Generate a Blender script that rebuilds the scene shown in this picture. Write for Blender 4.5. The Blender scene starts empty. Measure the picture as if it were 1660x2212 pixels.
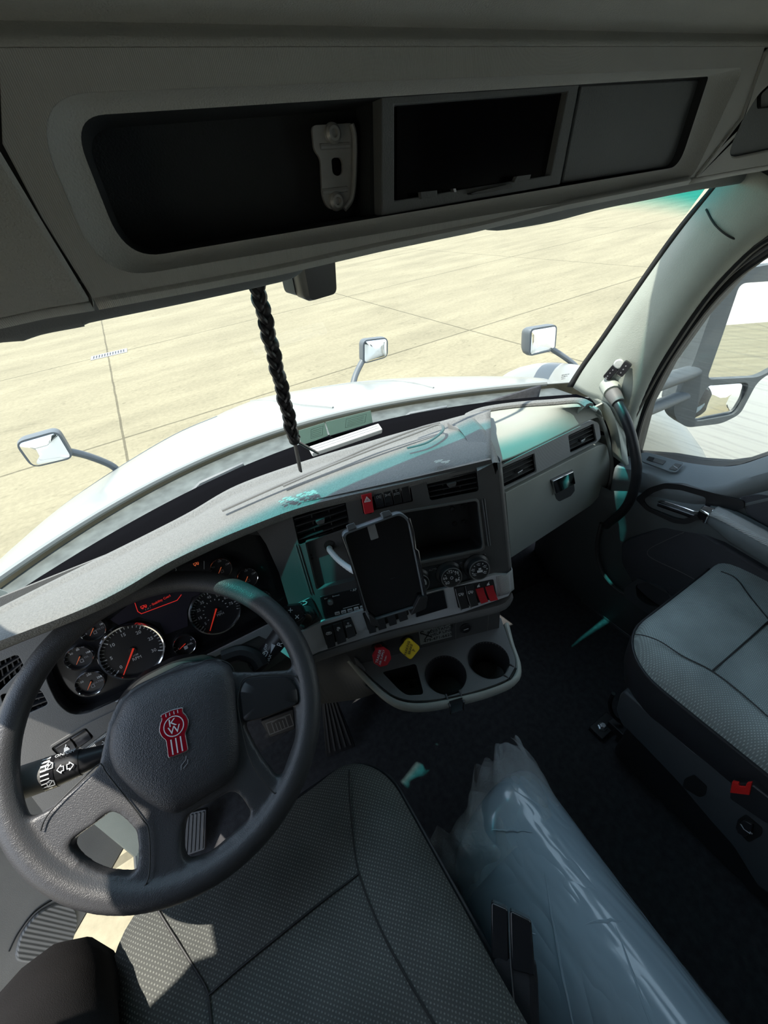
import bpy, bmesh, math, random
from mathutils import Vector, Matrix
random.seed(7)
PI = math.pi
# ------------------------------------------------------------------ camera, world, sun, exposure
# Survey frame: the camera's viewpoint is the origin (x right across the cab, y forward, z up);
# everything is lifted by LIFT at the end so that the yard's concrete lies at z = 0.
LIFT = 2.6
FPX = 880.0
RX = Vector((0.8498, -0.3973, 0.3464)).normalized()      # cab's right axis seen by the camera (right, down, forward)
RY = Vector((-0.5163, -0.4948, 0.699)).normalized()
RZ = Vector((-0.1063, -0.7728, -0.6256)).normalized()
C = bpy.context.scene.collection
cam = bpy.data.cameras.new('camera'); cam_o = bpy.data.objects.new('camera', cam); C.objects.link(cam_o)
cam.sensor_fit = 'HORIZONTAL'; cam.sensor_width = 36.0; cam.lens = 36.0 * FPX / 1660.0
cam.clip_start = 0.02; cam.clip_end = 500
right = Vector((RX[0], RY[0], RZ[0])); down = Vector((RX[1], RY[1], RZ[1])); fwd = Vector((RX[2], RY[2], RZ[2]))
rm = Matrix((right, -down, -fwd)).transposed()
cam_o.matrix_world = Matrix.Translation((0, 0, LIFT)) @ rm.to_4x4()
bpy.context.scene.camera = cam_o
world = bpy.data.worlds.new('sky'); bpy.context.scene.world = world; world.use_nodes = True
wn = world.node_tree.nodes; wl = world.node_tree.links
bg = wn['Background']; bg.inputs[1].default_value = 2.6
tc = wn.new('ShaderNodeTexCoord'); sx = wn.new('ShaderNodeSeparateXYZ'); cr = wn.new('ShaderNodeValToRGB')
wl.new(tc.outputs['Generated'], sx.inputs[0]); wl.new(sx.outputs['Z'], cr.inputs[0]); wl.new(cr.outputs[0], bg.inputs[0])
cr.color_ramp.elements[0].position = 0.0; cr.color_ramp.elements[0].color = (0.95, 0.95, 0.92, 1)
cr.color_ramp.elements[1].position = 0.6; cr.color_ramp.elements[1].color = (0.60, 0.76, 1.0, 1)
sun = bpy.data.lights.new('sun', 'SUN'); sun.energy = 8.6; sun.angle = math.radians(0.6); sun.color = (1.0, 0.94, 0.84)
sun_o = bpy.data.objects.new('sun', sun); C.objects.link(sun_o)
SUN = Vector((-0.34, 0.16, 1.0)).normalized()           # towards the sun
sun_o.rotation_euler = SUN.to_track_quat('Z', 'Y').to_euler()
sun_o.location = (0, 0, 30)
vs = bpy.context.scene.view_settings
vs.view_transform = 'Standard'; vs.look = 'None'; vs.gamma = 1.0; vs.use_curve_mapping = False; vs.exposure = 0.10
bpy.context.scene.cycles.max_bounces = 10
bpy.context.scene.cycles.transparent_max_bounces = 16

# ------------------------------------------------------------------ survey helpers
def ray(x, y):
    d = Vector((x - 830.0, y - 1106.0, FPX))
    return Vector((RX.dot(d), RY.dot(d), RZ.dot(d)))
def atz(x, y, z): r = ray(x, y); return r * (z / r.z)
def aty(x, y, v): r = ray(x, y); return r * (v / r.y)
def atx(x, y, v): r = ray(x, y); return r * (v / r.x)
class Fr:
    """A plane with an origin, a right axis H, an up axis V and a normal N."""
    def __init__(s, P0, yaw, tilt, roll=0):
        a, t = math.radians(yaw), math.radians(tilt)
        s.P = Vector(P0); s.H = Vector((math.cos(a), -math.sin(a), 0))
        s.V = Vector((math.sin(a)*math.sin(t), math.cos(a)*math.sin(t), math.cos(t)))
        if roll:
            r = math.radians(roll); H, V = s.H.copy(), s.V.copy()
            s.H = H*math.cos(r)+V*math.sin(r); s.V = V*math.cos(r)-H*math.sin(r)
        s.N = s.H.cross(s.V)
    def uv(s, x, y, off=0):
        r = ray(x, y); q = r * ((s.P + s.N*off).dot(s.N) / r.dot(s.N))
        return ((q-s.P).dot(s.H), (q-s.P).dot(s.V))
    def p(s, u, v, o=0): return s.P + s.H*u + s.V*v + s.N*o
    def px(s, pts, off=0): return [s.uv(x, y, off) for x, y in pts]
    def at(s, x, y, off=0): u, v = s.uv(x, y, off); return s.p(u, v, off)
    def sub(s, u, v, o=0, roll=0):
        n = Fr((0,0,0), 0, 0); n.P = s.p(u, v, o); r = math.radians(roll)
        n.H = s.H*math.cos(r)+s.V*math.sin(r); n.V = s.V*math.cos(r)-s.H*math.sin(r); n.N = s.N.copy(); return n

# ------------------------------------------------------------------ mesh helpers
def rnd(pts, r, n=6):
    """Round the corners of a 2-D polygon; r may be a list."""
    out = []; k = len(pts)
    for i in range(k):
        p = Vector(pts[i]); a = Vector(pts[i-1]); b = Vector(pts[(i+1) % k])
        ri = r[i] if isinstance(r, (list, tuple)) else r
        da, db = (a-p), (b-p)
        if ri <= 0 or da.length < 1e-6 or db.length < 1e-6: out.append(tuple(p)); continue
        ri = min(ri, da.length*.48, db.length*.48)
        A = p + da.normalized()*ri; B = p + db.normalized()*ri
        for j in range(n+1):
            t = j/n; q = A*(1-t)**2 + p*2*t*(1-t) + B*t*t; out.append(tuple(q))
    return out
def rect(u0, v0, u1, v1, r=0, n=5):
    p = [(u0, v0), (u1, v0), (u1, v1), (u0, v1)]
    return rnd(p, r, n) if r else p
def circ(u, v, r, n=32, a0=0, a1=2*PI, close=True):
    m = n if close else n+1
    return [(u+r*math.cos(a0+(a1-a0)*i/n), v+r*math.sin(a0+(a1-a0)*i/n)) for i in range(m)]
def spl(pts, n=8, closed=False):
    """Catmull-Rom through points (any dimension)."""
    P = [Vector(p) for p in pts]; k = len(P); out = []
    rng = k if closed else k-1
    for i in range(rng):
        if closed: p0, p1, p2, p3 = P[i-1], P[i], P[(i+1) % k], P[(i+2) % k]
        else: p0, p1, p2, p3 = P[max(i-1, 0)], P[i], P[i+1], P[min(i+2, k-1)]
        for j in range(n):
            t = j/n
            out.append(0.5*((2*p1)+(p2-p0)*t+(2*p0-5*p1+4*p2-p3)*t*t+(3*p1-3*p2+p3-p0)*t**3))
    if not closed: out.append(P[-1])
    return out
def newbm(): return bmesh.new()
def plate(bm, F, outer, holes=(), o0=0.0, o1=-0.01):
    """Flat plate with holes on frame F between normal offsets o0 (front) and o1 (back)."""
    loops = [outer] + list(holes); fr = []; bk = []
    for lp in loops:
        a = [bm.verts.new(F.p(u, v, o0)) for u, v in lp]; b = [bm.verts.new(F.p(u, v, o1)) for u, v in lp]
        fr.append(a); bk.append(b)
    if not holes:
        bm.faces.new(fr[0]); bm.faces.new(bk[0][::-1])
    else:
        for L in (fr, bk):
            ed = []
            for a in L:
                for i in range(len(a)): ed.append(bm.edges.new((a[i-1], a[i])))
            bmesh.ops.triangle_fill(bm, edges=ed, use_beauty=True)
    for a, b in zip(fr, bk):
        for i in range(len(a)): bm.faces.new((a[i-1], a[i], b[i], b[i-1]))
    return bm
def loft(bm, rings, closed=True, cap=True, cap0=None, cap1=None):
    vs_ = [[bm.verts.new(p) for p in r] for r in rings]
    for a, b in zip(vs_[:-1], vs_[1:]):
        n = len(a)
        for i in range(n if closed else n-1):
            j = (i+1) % n; bm.faces.new((a[i], a[j], b[j], b[i]))
    if closed and (cap if cap0 is None else cap0): bm.faces.new(vs_[0][::-1])
    if closed and (cap if cap1 is None else cap1): bm.faces.new(vs_[-1])
    return vs_
def pocket(bm, F, poly, o0, depth, shrink=0.0):
    c = Vector((sum(p[0] for p in poly)/len(poly), sum(p[1] for p in poly)/len(poly)))
    r0 = [F.p(u, v, o0) for u, v in poly]
    inn = [tuple(c+(Vector(p)-c)*(1-shrink)) for p in poly]
    loft(bm, [r0, [F.p(u, v, o0-depth) for u, v in inn]], True, False, False, True)
def tube(bm, pts, r, n=10, cap=True, flat=1.0, up=None):
    pts = [Vector(p) for p in pts]; k = len(pts); rings = []
    prev = None
    for i, p in enumerate(pts):
        t = (pts[min(i+1, k-1)] - pts[max(i-1, 0)]).normalized()
        if prev is None:
            ref = Vector(up) if up is not None else (Vector((0, 0, 1)) if abs(t.z) < .9 else Vector((1, 0, 0)))
            a = t.cross(ref).normalized()
        else:
            a = (prev - t*prev.dot(t)).normalized()
        prev = a; b = t.cross(a).normalized()
        ri = r[i] if isinstance(r, (list, tuple)) else r
        rings.append([p + a*(ri*math.cos(2*PI*j/n)) + b*(ri*flat*math.sin(2*PI*j/n)) for j in range(n)])
    loft(bm, rings, True, cap)
def lathe(bm, F, prof, n=32, u=0, v=0, cap=True):
    """prof: list of (radius, offset along N)."""
    rings = [[F.p(u+r*math.cos(2*PI*j/n), v+r*math.sin(2*PI*j/n), o) for j in range(n)] for r, o in prof]
    loft(bm, rings, True, cap)
def box(bm, F, u0, v0, u1, v1, o0, o1): plate(bm, F, rect(u0, v0, u1, v1), (), o0, o1)
def sheet(bm, rows):
    V_ = [[bm.verts.new(p) for p in r] for r in rows]
    for a, b in zip(V_[:-1], V_[1:]):
        for i in range(len(a)-1): bm.faces.new((a[i], a[i+1], b[i+1], b[i]))
    return V_
FLOORF = Fr((0, 0, 0), 0, 90)          # H = x, V = y, N = z
def fxplane(x): return Fr((x, 0, 0), 90, 0)   # faces -x: H = -y, V = z

WLOC = {}
def obj(name, bm, m, parent=None, bev=0.0, seg=2, smooth=True, sub=0, ang=35, solid=0.0, loc=None, recalc=True):
    me = bpy.data.meshes.new(name)
    if isinstance(bm, bpy.types.Mesh): me = bm
    else:
        if recalc: bmesh.ops.recalc_face_normals(bm, faces=bm.faces)
        bm.to_mesh(me); bm.free()
    base = WLOC[parent.name] if parent is not None else Vector(loc) if loc is not None else None
    if base is None:
        if me.vertices:
            lo = Vector([min(v.co[i] for v in me.vertices) for i in range(3)]); hi = Vector([max(v.co[i] for v in me.vertices) for i in range(3)])
            base = Vector(((lo.x+hi.x)/2, (lo.y+hi.y)/2, lo.z))
        else: base = Vector((0, 0, 0))
    me.transform(Matrix.Translation(-base))
    o = bpy.data.objects.new(name, me); C.objects.link(o)
    if parent is not None: o.parent = parent; WLOC[o.name] = base
    else: o.location = base; WLOC[o.name] = base
    if m is not None:
        me.materials.clear(); me.materials.append(m)
    if smooth:
        for p in me.polygons: p.use_smooth = True
        me.set_sharp_from_angle(angle=math.radians(ang))
    if solid: md = o.modifiers.new('s', 'SOLIDIFY'); md.thickness = solid; md.offset = 0
    if bev:
        md = o.modifiers.new('b', 'BEVEL'); md.width = bev; md.segments = seg; md.limit_method = 'ANGLE'; md.angle_limit = math.radians(40); md.harden_normals = False
    if sub: md = o.modifiers.new('u', 'SUBSURF'); md.levels = sub; md.render_levels = sub
    return o
def thing(name, label, cat, loc, group=None):
    o = bpy.data.objects.new(name, None); C.objects.link(o); o.location = loc; o.empty_display_size = 0.05
    o['label'] = label; o['category'] = cat; WLOC[o.name] = Vector(loc)
    if group: o['group'] = group
    return o
def tag(o, label, cat, group=None):
    o['label'] = label; o['category'] = cat
    if group: o['group'] = group
    return o
def struct(o): o['kind'] = 'structure'; return o
def textmesh(F, body, size, u, v, off=0.0006, ax='CENTER', ay='CENTER', roll=0, sx=1.0, depth=0.0003, shear=0):
    cu = bpy.data.curves.new('t', 'FONT'); cu.body = body; cu.size = size; cu.align_x = ax; cu.align_y = ay; cu.extrude = depth; cu.resolution_u = 2; cu.shear = shear
    o = bpy.data.objects.new('t', cu); C.objects.link(o)
    bpy.context.view_layer.update()
    me = bpy.data.meshes.new_from_object(o)
    bpy.data.objects.remove(o); bpy.data.curves.remove(cu)
    G = F.sub(u, v, off, roll)
    M = Matrix((G.H, G.V, G.N)).transposed().to_4x4(); M.translation = G.P
    me.transform(M @ Matrix.Diagonal((sx, 1, 1, 1)))
    return me
def addme(bm, me):
    bm.from_mesh(me); bpy.data.meshes.remove(me)
def line(bm, F, pts, w, off=0.0006, th=0.0004, closed=False):
    """A flat raised stroke along uv points."""
    P = [Vector(p) for p in pts]
    if closed: P = P + [P[0]]
    for a, b in zip(P[:-1], P[1:]):
        d = (b-a)
        if d.length < 1e-7: continue
        d.normalize(); n = Vector((-d.y, d.x))*w/2; e = d*w*.3
        plate(bm, F, [tuple(a-e-n), tuple(b+e-n), tuple(b+e+n), tuple(a-e+n)], (), off+th, off)

# ------------------------------------------------------------------ materials
def mat(name, col, rough=0.5, metal=0.0, bump=None, var=0.0, vscale=8.0, coat=0.0, spec=0.5, emit=None, alpha=None, sheen=0, kind='noise'):
    m = bpy.data.materials.new(name); m.use_nodes = True; n = m.node_tree.nodes; l = m.node_tree.links
    b = n['Principled BSDF']; b.inputs['Base Color'].default_value = (*col, 1); b.inputs['Roughness'].default_value = rough
    b.inputs['Metallic'].default_value = metal; b.inputs['Coat Weight'].default_value = coat; b.inputs['Specular IOR Level'].default_value = spec
    if sheen: b.inputs['Sheen Weight'].default_value = sheen
    tcn = n.new('ShaderNodeTexCoord')
    if var:
        t = n.new('ShaderNodeTexNoise'); t.inputs['Scale'].default_value = vscale; t.inputs['Detail'].default_value = 6
        l.new(tcn.outputs['Object'], t.inputs['Vector'])
        mr = n.new('ShaderNodeMapRange'); mr.inputs['To Min'].default_value = 1-var; mr.inputs['To Max'].default_value = 1+var
        mr.inputs['From Min'].default_value = 0.3; mr.inputs['From Max'].default_value = 0.7
        l.new(t.outputs['Fac'], mr.inputs['Value'])
        mx = n.new('ShaderNodeVectorMath'); mx.operation = 'SCALE'; mx.inputs[0].default_value = col
        l.new(mr.outputs[0], mx.inputs['Scale']); l.new(mx.outputs[0], b.inputs['Base Color'])
    if bump:
        if kind == 'voronoi': t = n.new('ShaderNodeTexVoronoi'); out = 'Distance'
        else: t = n.new('ShaderNodeTexNoise'); t.inputs['Detail'].default_value = 2; out = 'Fac'
        t.inputs['Scale'].default_value = bump[0]; l.new(tcn.outputs['Object'], t.inputs['Vector'])
        bp = n.new('ShaderNodeBump'); bp.inputs['Strength'].default_value = bump[1]; bp.inputs['Distance'].default_value = 0.001
        l.new(t.outputs[out], bp.inputs['Height']); l.new(bp.outputs[0], b.inputs['Normal'])
    if emit: b.inputs['Emission Color'].default_value = (*emit[0], 1); b.inputs['Emission Strength'].default_value = emit[1]
    if alpha is not None: b.inputs['Alpha'].default_value = alpha
    return m
def fabric(name, base, dot, cell=0.008, amt=1.0, stripes=False, bumps=0.5):
    m = mat(name, base, 0.95, spec=0.2); n = m.node_tree.nodes; l = m.node_tree.links; b = n['Principled BSDF']
    tcn = n.new('ShaderNodeTexCoord'); mp = n.new('ShaderNodeMapping'); l.new(tcn.outputs['Object'], mp.inputs[0])
    s_ = 1.0/cell; mp.inputs['Scale'].default_value = (s_, s_, s_*0.0+0.0001)
    mp.inputs['Rotation'].default_value = (0, 0, math.radians(45))
    # staggered dots: distance to the cell centre
    fr = n.new('ShaderNodeVectorMath'); fr.operation = 'FRACTION'; l.new(mp.outputs[0], fr.inputs[0])
    su = n.new('ShaderNodeVectorMath'); su.operation = 'SUBTRACT'; su.inputs[1].default_value = (0.5, 0.5, 0); l.new(fr.outputs[0], su.inputs[0])
    ml = n.new('ShaderNodeVectorMath'); ml.operation = 'MULTIPLY'; ml.inputs[1].default_value = (1, 1, 0); l.new(su.outputs[0], ml.inputs[0])
    ln = n.new('ShaderNodeVectorMath'); ln.operation = 'LENGTH'; l.new(ml.outputs[0], ln.inputs[0])
    mr = n.new('ShaderNodeMapRange'); mr.inputs['From Min'].default_value = 0.12; mr.inputs['From Max'].default_value = 0.34
    mr.inputs['To Min'].default_value = amt; mr.inputs['To Max'].default_value = 0; l.new(ln.outputs['Value'], mr.inputs['Value'])
    ns = n.new('ShaderNodeTexNoise'); ns.inputs['Scale'].default_value = 9; l.new(tcn.outputs['Object'], ns.inputs['Vector'])
    nf = n.new('ShaderNodeTexNoise'); nf.inputs['Scale'].default_value = 700; l.new(tcn.outputs['Object'], nf.inputs['Vector'])
    mm = n.new('ShaderNodeMath'); mm.operation = 'MULTIPLY'; l.new(mr.outputs[0], mm.inputs[0])
    m2 = n.new('ShaderNodeMapRange'); m2.inputs['From Min'].default_value = 0.3; m2.inputs['From Max'].default_value = 0.6; m2.inputs['To Min'].default_value = .4
    l.new(nf.outputs['Fac'], m2.inputs['Value']); l.new(m2.outputs[0], mm.inputs[1])
    mix = n.new('ShaderNodeMix'); mix.data_type = 'RGBA'; mix.inputs[6].default_value = (*base, 1); mix.inputs[7].default_value = (*dot, 1)
    l.new(mm.outputs[0], mix.inputs[0])
    m3 = n.new('ShaderNodeMapRange'); m3.inputs['From Min'].default_value = .3; m3.inputs['From Max'].default_value = .7; m3.inputs['To Min'].default_value = .8; m3.inputs['To Max'].default_value = 1.2
    l.new(ns.outputs['Fac'], m3.inputs['Value'])
    sc = n.new('ShaderNodeVectorMath'); sc.operation = 'SCALE'; l.new(mix.outputs[2], sc.inputs[0]); l.new(m3.outputs[0], sc.inputs['Scale'])
    l.new(sc.outputs[0], b.inputs['Base Color'])
    bp = n.new('ShaderNodeBump'); bp.inputs['Strength'].default_value = bumps; bp.inputs['Distance'].default_value = 0.002
    l.new(mm.outputs[0], bp.inputs['Height']); l.new(bp.outputs[0], b.inputs['Normal'])
    return m
M = {}
M['dash_top'] = mat('dash_top', (0.155, 0.156, 0.150), 0.62, bump=(420, 1.0), var=0.16, vscale=320)
M['dash_dark'] = mat('dash_dark', (0.062, 0.062, 0.063), 0.55, bump=(900, 0.35), var=0.08)
M['dash_mid'] = mat('dash_mid', (0.12, 0.12, 0.118), 0.55, bump=(800, 0.35), var=0.08)
M['dash_light'] = mat('dash_light', (0.36, 0.375, 0.335), 0.55, bump=(800, 0.35), var=0.05)
M['silver'] = mat('silver', (0.50, 0.52, 0.54), 0.42, 0.15, bump=(1400, 0.3))
M['black'] = mat('black', (0.018, 0.018, 0.02), 0.4, var=0.1)
M['blacks'] = mat('black_smooth', (0.012, 0.012, 0.014), 0.22, coat=0.2)
M['screen'] = mat('screen', (0.004, 0.004, 0.006), 0.12)
M['carpet'] = mat('carpet', (0.038, 0.038, 0.042), 0.95, bump=(500, 1.0), var=0.3, vscale=60)
M['header'] = mat('header', (0.52, 0.52, 0.49), 0.8, bump=(700, 0.8), var=0.06)
M['headdark'] = mat('headdark', (0.032, 0.036, 0.040), 0.8, bump=(700, 0.5), var=0.1)
M['headgrey'] = mat('headgrey', (0.17, 0.18, 0.185), 0.7, bump=(700, 0.5), var=0.08)
M['steel'] = mat('steel', (0.42, 0.42, 0.43), 0.32, 0.9, var=0.12, vscale=60)
M['bracket'] = mat('bracket_metal', (0.55, 0.55, 0.54), 0.45, 0.35, var=.1, vscale=60)
M['van'] = mat('van_white', (0.62, 0.62, 0.60), 0.35)
M['chrome'] = mat('chrome', (0.8, 0.8, 0.82), 0.1, 1.0)
M['leather'] = mat('leather', (0.042, 0.042, 0.047), 0.42, bump=(650, 0.5), kind='voronoi')
M['rim'] = mat('rim', (0.045, 0.045, 0.048), 0.40, bump=(700, 0.5))
M['white'] = mat('white_paint', (0.25, 0.262, 0.25), 0.3, coat=0.2, var=0.02, vscale=3)
M['white_sun'] = mat('white_plastic', (0.72, 0.74, 0.73), 0.4)
M['grey_ext'] = mat('grey_ext', (0.10, 0.115, 0.125), 0.5, bump=(500, 0.3), var=0.1)
M['cowl'] = mat('cowl', (0.10, 0.112, 0.105), 0.6, var=0.3, vscale=25)
M['mirror'] = mat('mirror', (0.92, 0.93, 0.93), 0.01, 1.0)
M['pillar'] = mat('pillar', (0.36, 0.385, 0.34), 0.6, bump=(500, 0.5), var=0.07, vscale=12)
M['rubber'] = mat('rubber', (0.014, 0.014, 0.015), 0.5)
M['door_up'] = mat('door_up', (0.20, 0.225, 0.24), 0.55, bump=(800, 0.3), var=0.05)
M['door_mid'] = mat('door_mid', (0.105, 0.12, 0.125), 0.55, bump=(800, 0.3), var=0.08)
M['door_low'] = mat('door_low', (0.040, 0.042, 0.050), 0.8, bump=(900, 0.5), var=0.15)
M['door_open'] = mat('door_open', (0.30, 0.29, 0.28), 0.6, bump=(800, 0.3), var=0.08)
M['red'] = mat('red', (0.42, 0.012, 0.02), 0.4)
M['redlogo'] = mat('redlogo', (0.33, 0.006, 0.018), 0.15, 0.3, coat=1.0)
M['yellow'] = mat('yellow', (0.72, 0.48, 0.02), 0.45)
M['print'] = mat('print', (0.62, 0.64, 0.66), 0.5)
M['printdim'] = mat('printdim', (0.22, 0.22, 0.23), 0.5)
M['inkblack'] = mat('inkblack', (0.01, 0.01, 0.01), 0.6)
M['stickerg'] = mat('stickerg', (0.28, 0.30, 0.29), 0.4)
M['needle'] = mat('needle', (0.75, 0.04, 0.02), 0.4, emit=((1, 0.06, 0.03), 0.25))
M['redled'] = mat('redled', (0.5, 0.01, 0.01), 0.4, emit=((1, 0.05, 0.04), 0.35))
M['orangeled'] = mat('orangeled', (0.5, 0.1, 0.03), 0.4, emit=((1, 0.22, 0.08), 0.25))
M['lcd'] = mat('lcd', (0.03, 0.027, 0.04), 0.25)
M['dial'] = mat('dial', (0.018, 0.018, 0.02), 0.35)
M['cable'] = mat('cable', (0.5, 0.53, 0.55), 0.5)
M['cradle'] = mat('cradle', (0.10, 0.115, 0.13), 0.35)
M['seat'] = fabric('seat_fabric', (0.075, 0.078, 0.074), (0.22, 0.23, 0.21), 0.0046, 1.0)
M['seatp'] = fabric('seat_fabric_passenger', (0.22, 0.25, 0.245), (0.50, 0.56, 0.55), 0.0038, 1.0)  # paler than the driver's fabric: window light put into the colour
M['seatmid'] = fabric('seat_fabric_plain', (0.060, 0.068, 0.064), (0.17, 0.19, 0.18), 0.0050, 0.9)
M['vinyl'] = mat('vinyl', (0.016, 0.016, 0.019), 0.5, bump=(600, 0.4))
M['seatbase'] = mat('seatbase', (0.055, 0.060, 0.066), 0.5, bump=(800, 0.3))
M['cloth'] = mat('cloth', (0.014, 0.013, 0.013), 0.95, bump=(900, 0.5), var=0.2, spec=0.1)
M['boot'] = mat('boot', (0.12, 0.075, 0.06), 0.7, bump=(400, 0.4), var=0.2)
M['braid'] = mat('braid', (0.022, 0.020, 0.022), 0.45)
M['sill'] = mat('sill', (0.14, 0.145, 0.15), 0.35, 0.6)
M['teal'] = mat('teal', (0.05, 0.30, 0.28), 0.6)
M['lens'] = mat('lens', (0.45, 0.47, 0.46), 0.15)
M['tan'] = mat('tan', (0.5, 0.36, 0.2), 0.7)
M['deftrough'] = mat('deftrough', (0.005, 0.005, 0.006), 0.9, spec=0.0)

def glass_mat(name, zlo, zhi, tint, haze=0.0, hazecol=(1, 1, 1), scratch=False):
    m = bpy.data.materials.new(name); m.use_nodes = True; n = m.node_tree.nodes; l = m.node_tree.links
    n.remove(n['Principled BSDF']); out = n['Material Output']
    tcn = n.new('ShaderNodeNewGeometry'); sp = n.new('ShaderNodeSeparateXYZ'); l.new(tcn.outputs['Position'], sp.inputs[0])
    mr = n.new('ShaderNodeMapRange'); mr.interpolation_type = 'SMOOTHSTEP'
    mr.inputs['From Min'].default_value = zlo; mr.inputs['From Max'].default_value = zhi
    if zlo < 40:      # the tinted band follows the drooping upper edge of the glass
        q1 = n.new('ShaderNodeMath'); q1.operation = 'SUBTRACT'; q1.inputs[1].default_value = .31; l.new(sp.outputs['X'], q1.inputs[0])
        q2 = n.new('ShaderNodeMath'); q2.operation = 'POWER'; q2.inputs[1].default_value = 4; l.new(q1.outputs[0], q2.inputs[0])
        q3 = n.new('ShaderNodeMath'); q3.operation = 'MULTIPLY_ADD'; q3.inputs[1].default_value = .20; l.new(q2.outputs[0], q3.inputs[0]); l.new(sp.outputs['Z'], q3.inputs[2])
        l.new(q3.outputs[0], mr.inputs['Value'])
    mix = n.new('ShaderNodeMix'); mix.data_type = 'RGBA'; mix.inputs[6].default_value = (0.84, 0.87, 0.85, 1); mix.inputs[7].default_value = (*tint, 1)
    l.new(mr.outputs[0], mix.inputs[0])
    tr = n.new('ShaderNodeBsdfTransparent'); l.new(mix.outputs[2], tr.inputs[0])
    gl = n.new('ShaderNodeBsdfGlossy'); gl.inputs['Roughness'].default_value = 0.02
    lw = n.new('ShaderNodeLayerWeight'); lw.inputs['Blend'].default_value = 0.5
    pw = n.new('ShaderNodeMath'); pw.operation = 'POWER'; pw.inputs[1].default_value = 4; l.new(lw.outputs['Facing'], pw.inputs[0])
    fz = n.new('ShaderNodeMath'); fz.operation = 'MULTIPLY_ADD'; fz.inputs[1].default_value = 0.45; fz.inputs[2].default_value = 0.015; l.new(pw.outputs[0], fz.inputs[0])
    ms = n.new('ShaderNodeMixShader'); l.new(fz.outputs[0], ms.inputs[0]); l.new(tr.outputs[0], ms.inputs[1]); l.new(gl.outputs[0], ms.inputs[2])
    last = ms
    if haze:
        df = n.new('ShaderNodeBsdfDiffuse'); df.inputs[0].default_value = (*hazecol, 1)
        tx = n.new('ShaderNodeTexCoord'); mp = n.new('ShaderNodeMapping'); mp.inputs['Scale'].default_value = (14, 3, 160) if scratch else (8, 8, 8)
        l.new(tx.outputs['Object'], mp.inputs[0])
        ns = n.new('ShaderNodeTexNoise'); ns.inputs['Detail'].default_value = 8; ns.inputs['Scale'].default_value = 1.5; l.new(mp.outputs[0], ns.inputs['Vector'])
        m2 = n.new('ShaderNodeMapRange'); m2.inputs['From Min'].default_value = 0.5; m2.inputs['From Max'].default_value = 0.75; m2.inputs['To Min'].default_value = haze*.25; m2.inputs['To Max'].default_value = haze*2.0
        l.new(ns.outputs['Fac'], m2.inputs['Value'])
        m3 = n.new('ShaderNodeMixShader'); l.new(m2.outputs[0], m3.inputs[0]); l.new(ms.outputs[0], m3.inputs[1]); l.new(df.outputs[0], m3.inputs[2]); last = m3
    l.new(last.outputs[0], out.inputs['Surface'])
    return m
M['glass'] = glass_mat('windshield_glass', LIFT-0.072, LIFT-0.030, (0.05, 0.50, 0.52))
M['sideglass'] = glass_mat('side_glass', 50, 60, (1, 1, 1), 0.10, (0.9, 0.9, 0.9), True)
def clear_film():
    m = bpy.data.materials.new('plastic_film'); m.use_nodes = True; n = m.node_tree.nodes; l = m.node_tree.links
    b = n['Principled BSDF']; b.inputs['Base Color'].default_value = (0.75, 0.8, 0.82, 1); b.inputs['Roughness'].default_value = 0.12
    b.inputs['Specular IOR Level'].default_value = 0.9
    b.inputs['Alpha'].default_value = 0.26
    tx = n.new('ShaderNodeTexCoord'); ns = n.new('ShaderNodeTexNoise'); ns.inputs['Scale'].default_value = 60; ns.inputs['Detail'].default_value = 4; ns.inputs['Distortion'].default_value = 1.5
    l.new(tx.outputs['Object'], ns.inputs['Vector'])
    bp = n.new('ShaderNodeBump'); bp.inputs['Strength'].default_value = 0.8; bp.inputs['Distance'].default_value = 0.01
    l.new(ns.outputs['Fac'], bp.inputs['Height']); l.new(bp.outputs[0], b.inputs['Normal'])
    return m
M['film'] = clear_film()
def roll_mat():
    m = mat('roll_plastic', (0.36, 0.45, 0.51), 0.20, coat=0.6, spec=0.7); n = m.node_tree.nodes; l = m.node_tree.links; b = n['Principled BSDF']
    tx = n.new('ShaderNodeTexCoord'); mp = n.new('ShaderNodeMapping'); mp.inputs['Scale'].default_value = (3, 1.4, 3); mp.inputs['Rotation'].default_value = (0, 0, 0.5)
    l.new(tx.outputs['Object'], mp.inputs[0])
    ns = n.new('ShaderNodeTexNoise'); ns.inputs['Scale'].default_value = 2.0; ns.inputs['Detail'].default_value = 2; ns.inputs['Distortion'].default_value = 1.6
    l.new(mp.outputs[0], ns.inputs['Vector'])
    rg = n.new('ShaderNodeMath'); rg.operation = 'SUBTRACT'; rg.inputs[1].default_value = .5; l.new(ns.outputs['Fac'], rg.inputs[0])
    ab = n.new('ShaderNodeMath'); ab.operation = 'ABSOLUTE'; l.new(rg.outputs[0], ab.inputs[0])
    bp = n.new('ShaderNodeBump'); bp.inputs['Strength'].default_value = 0.5; bp.inputs['Distance'].default_value = 0.02
    l.new(ab.outputs[0], bp.inputs['Height']); l.new(bp.outputs[0], b.inputs['Normal']); l.new(bp.outputs[0], b.inputs['Coat Normal'])
    return m
M['roll'] = roll_mat()
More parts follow.
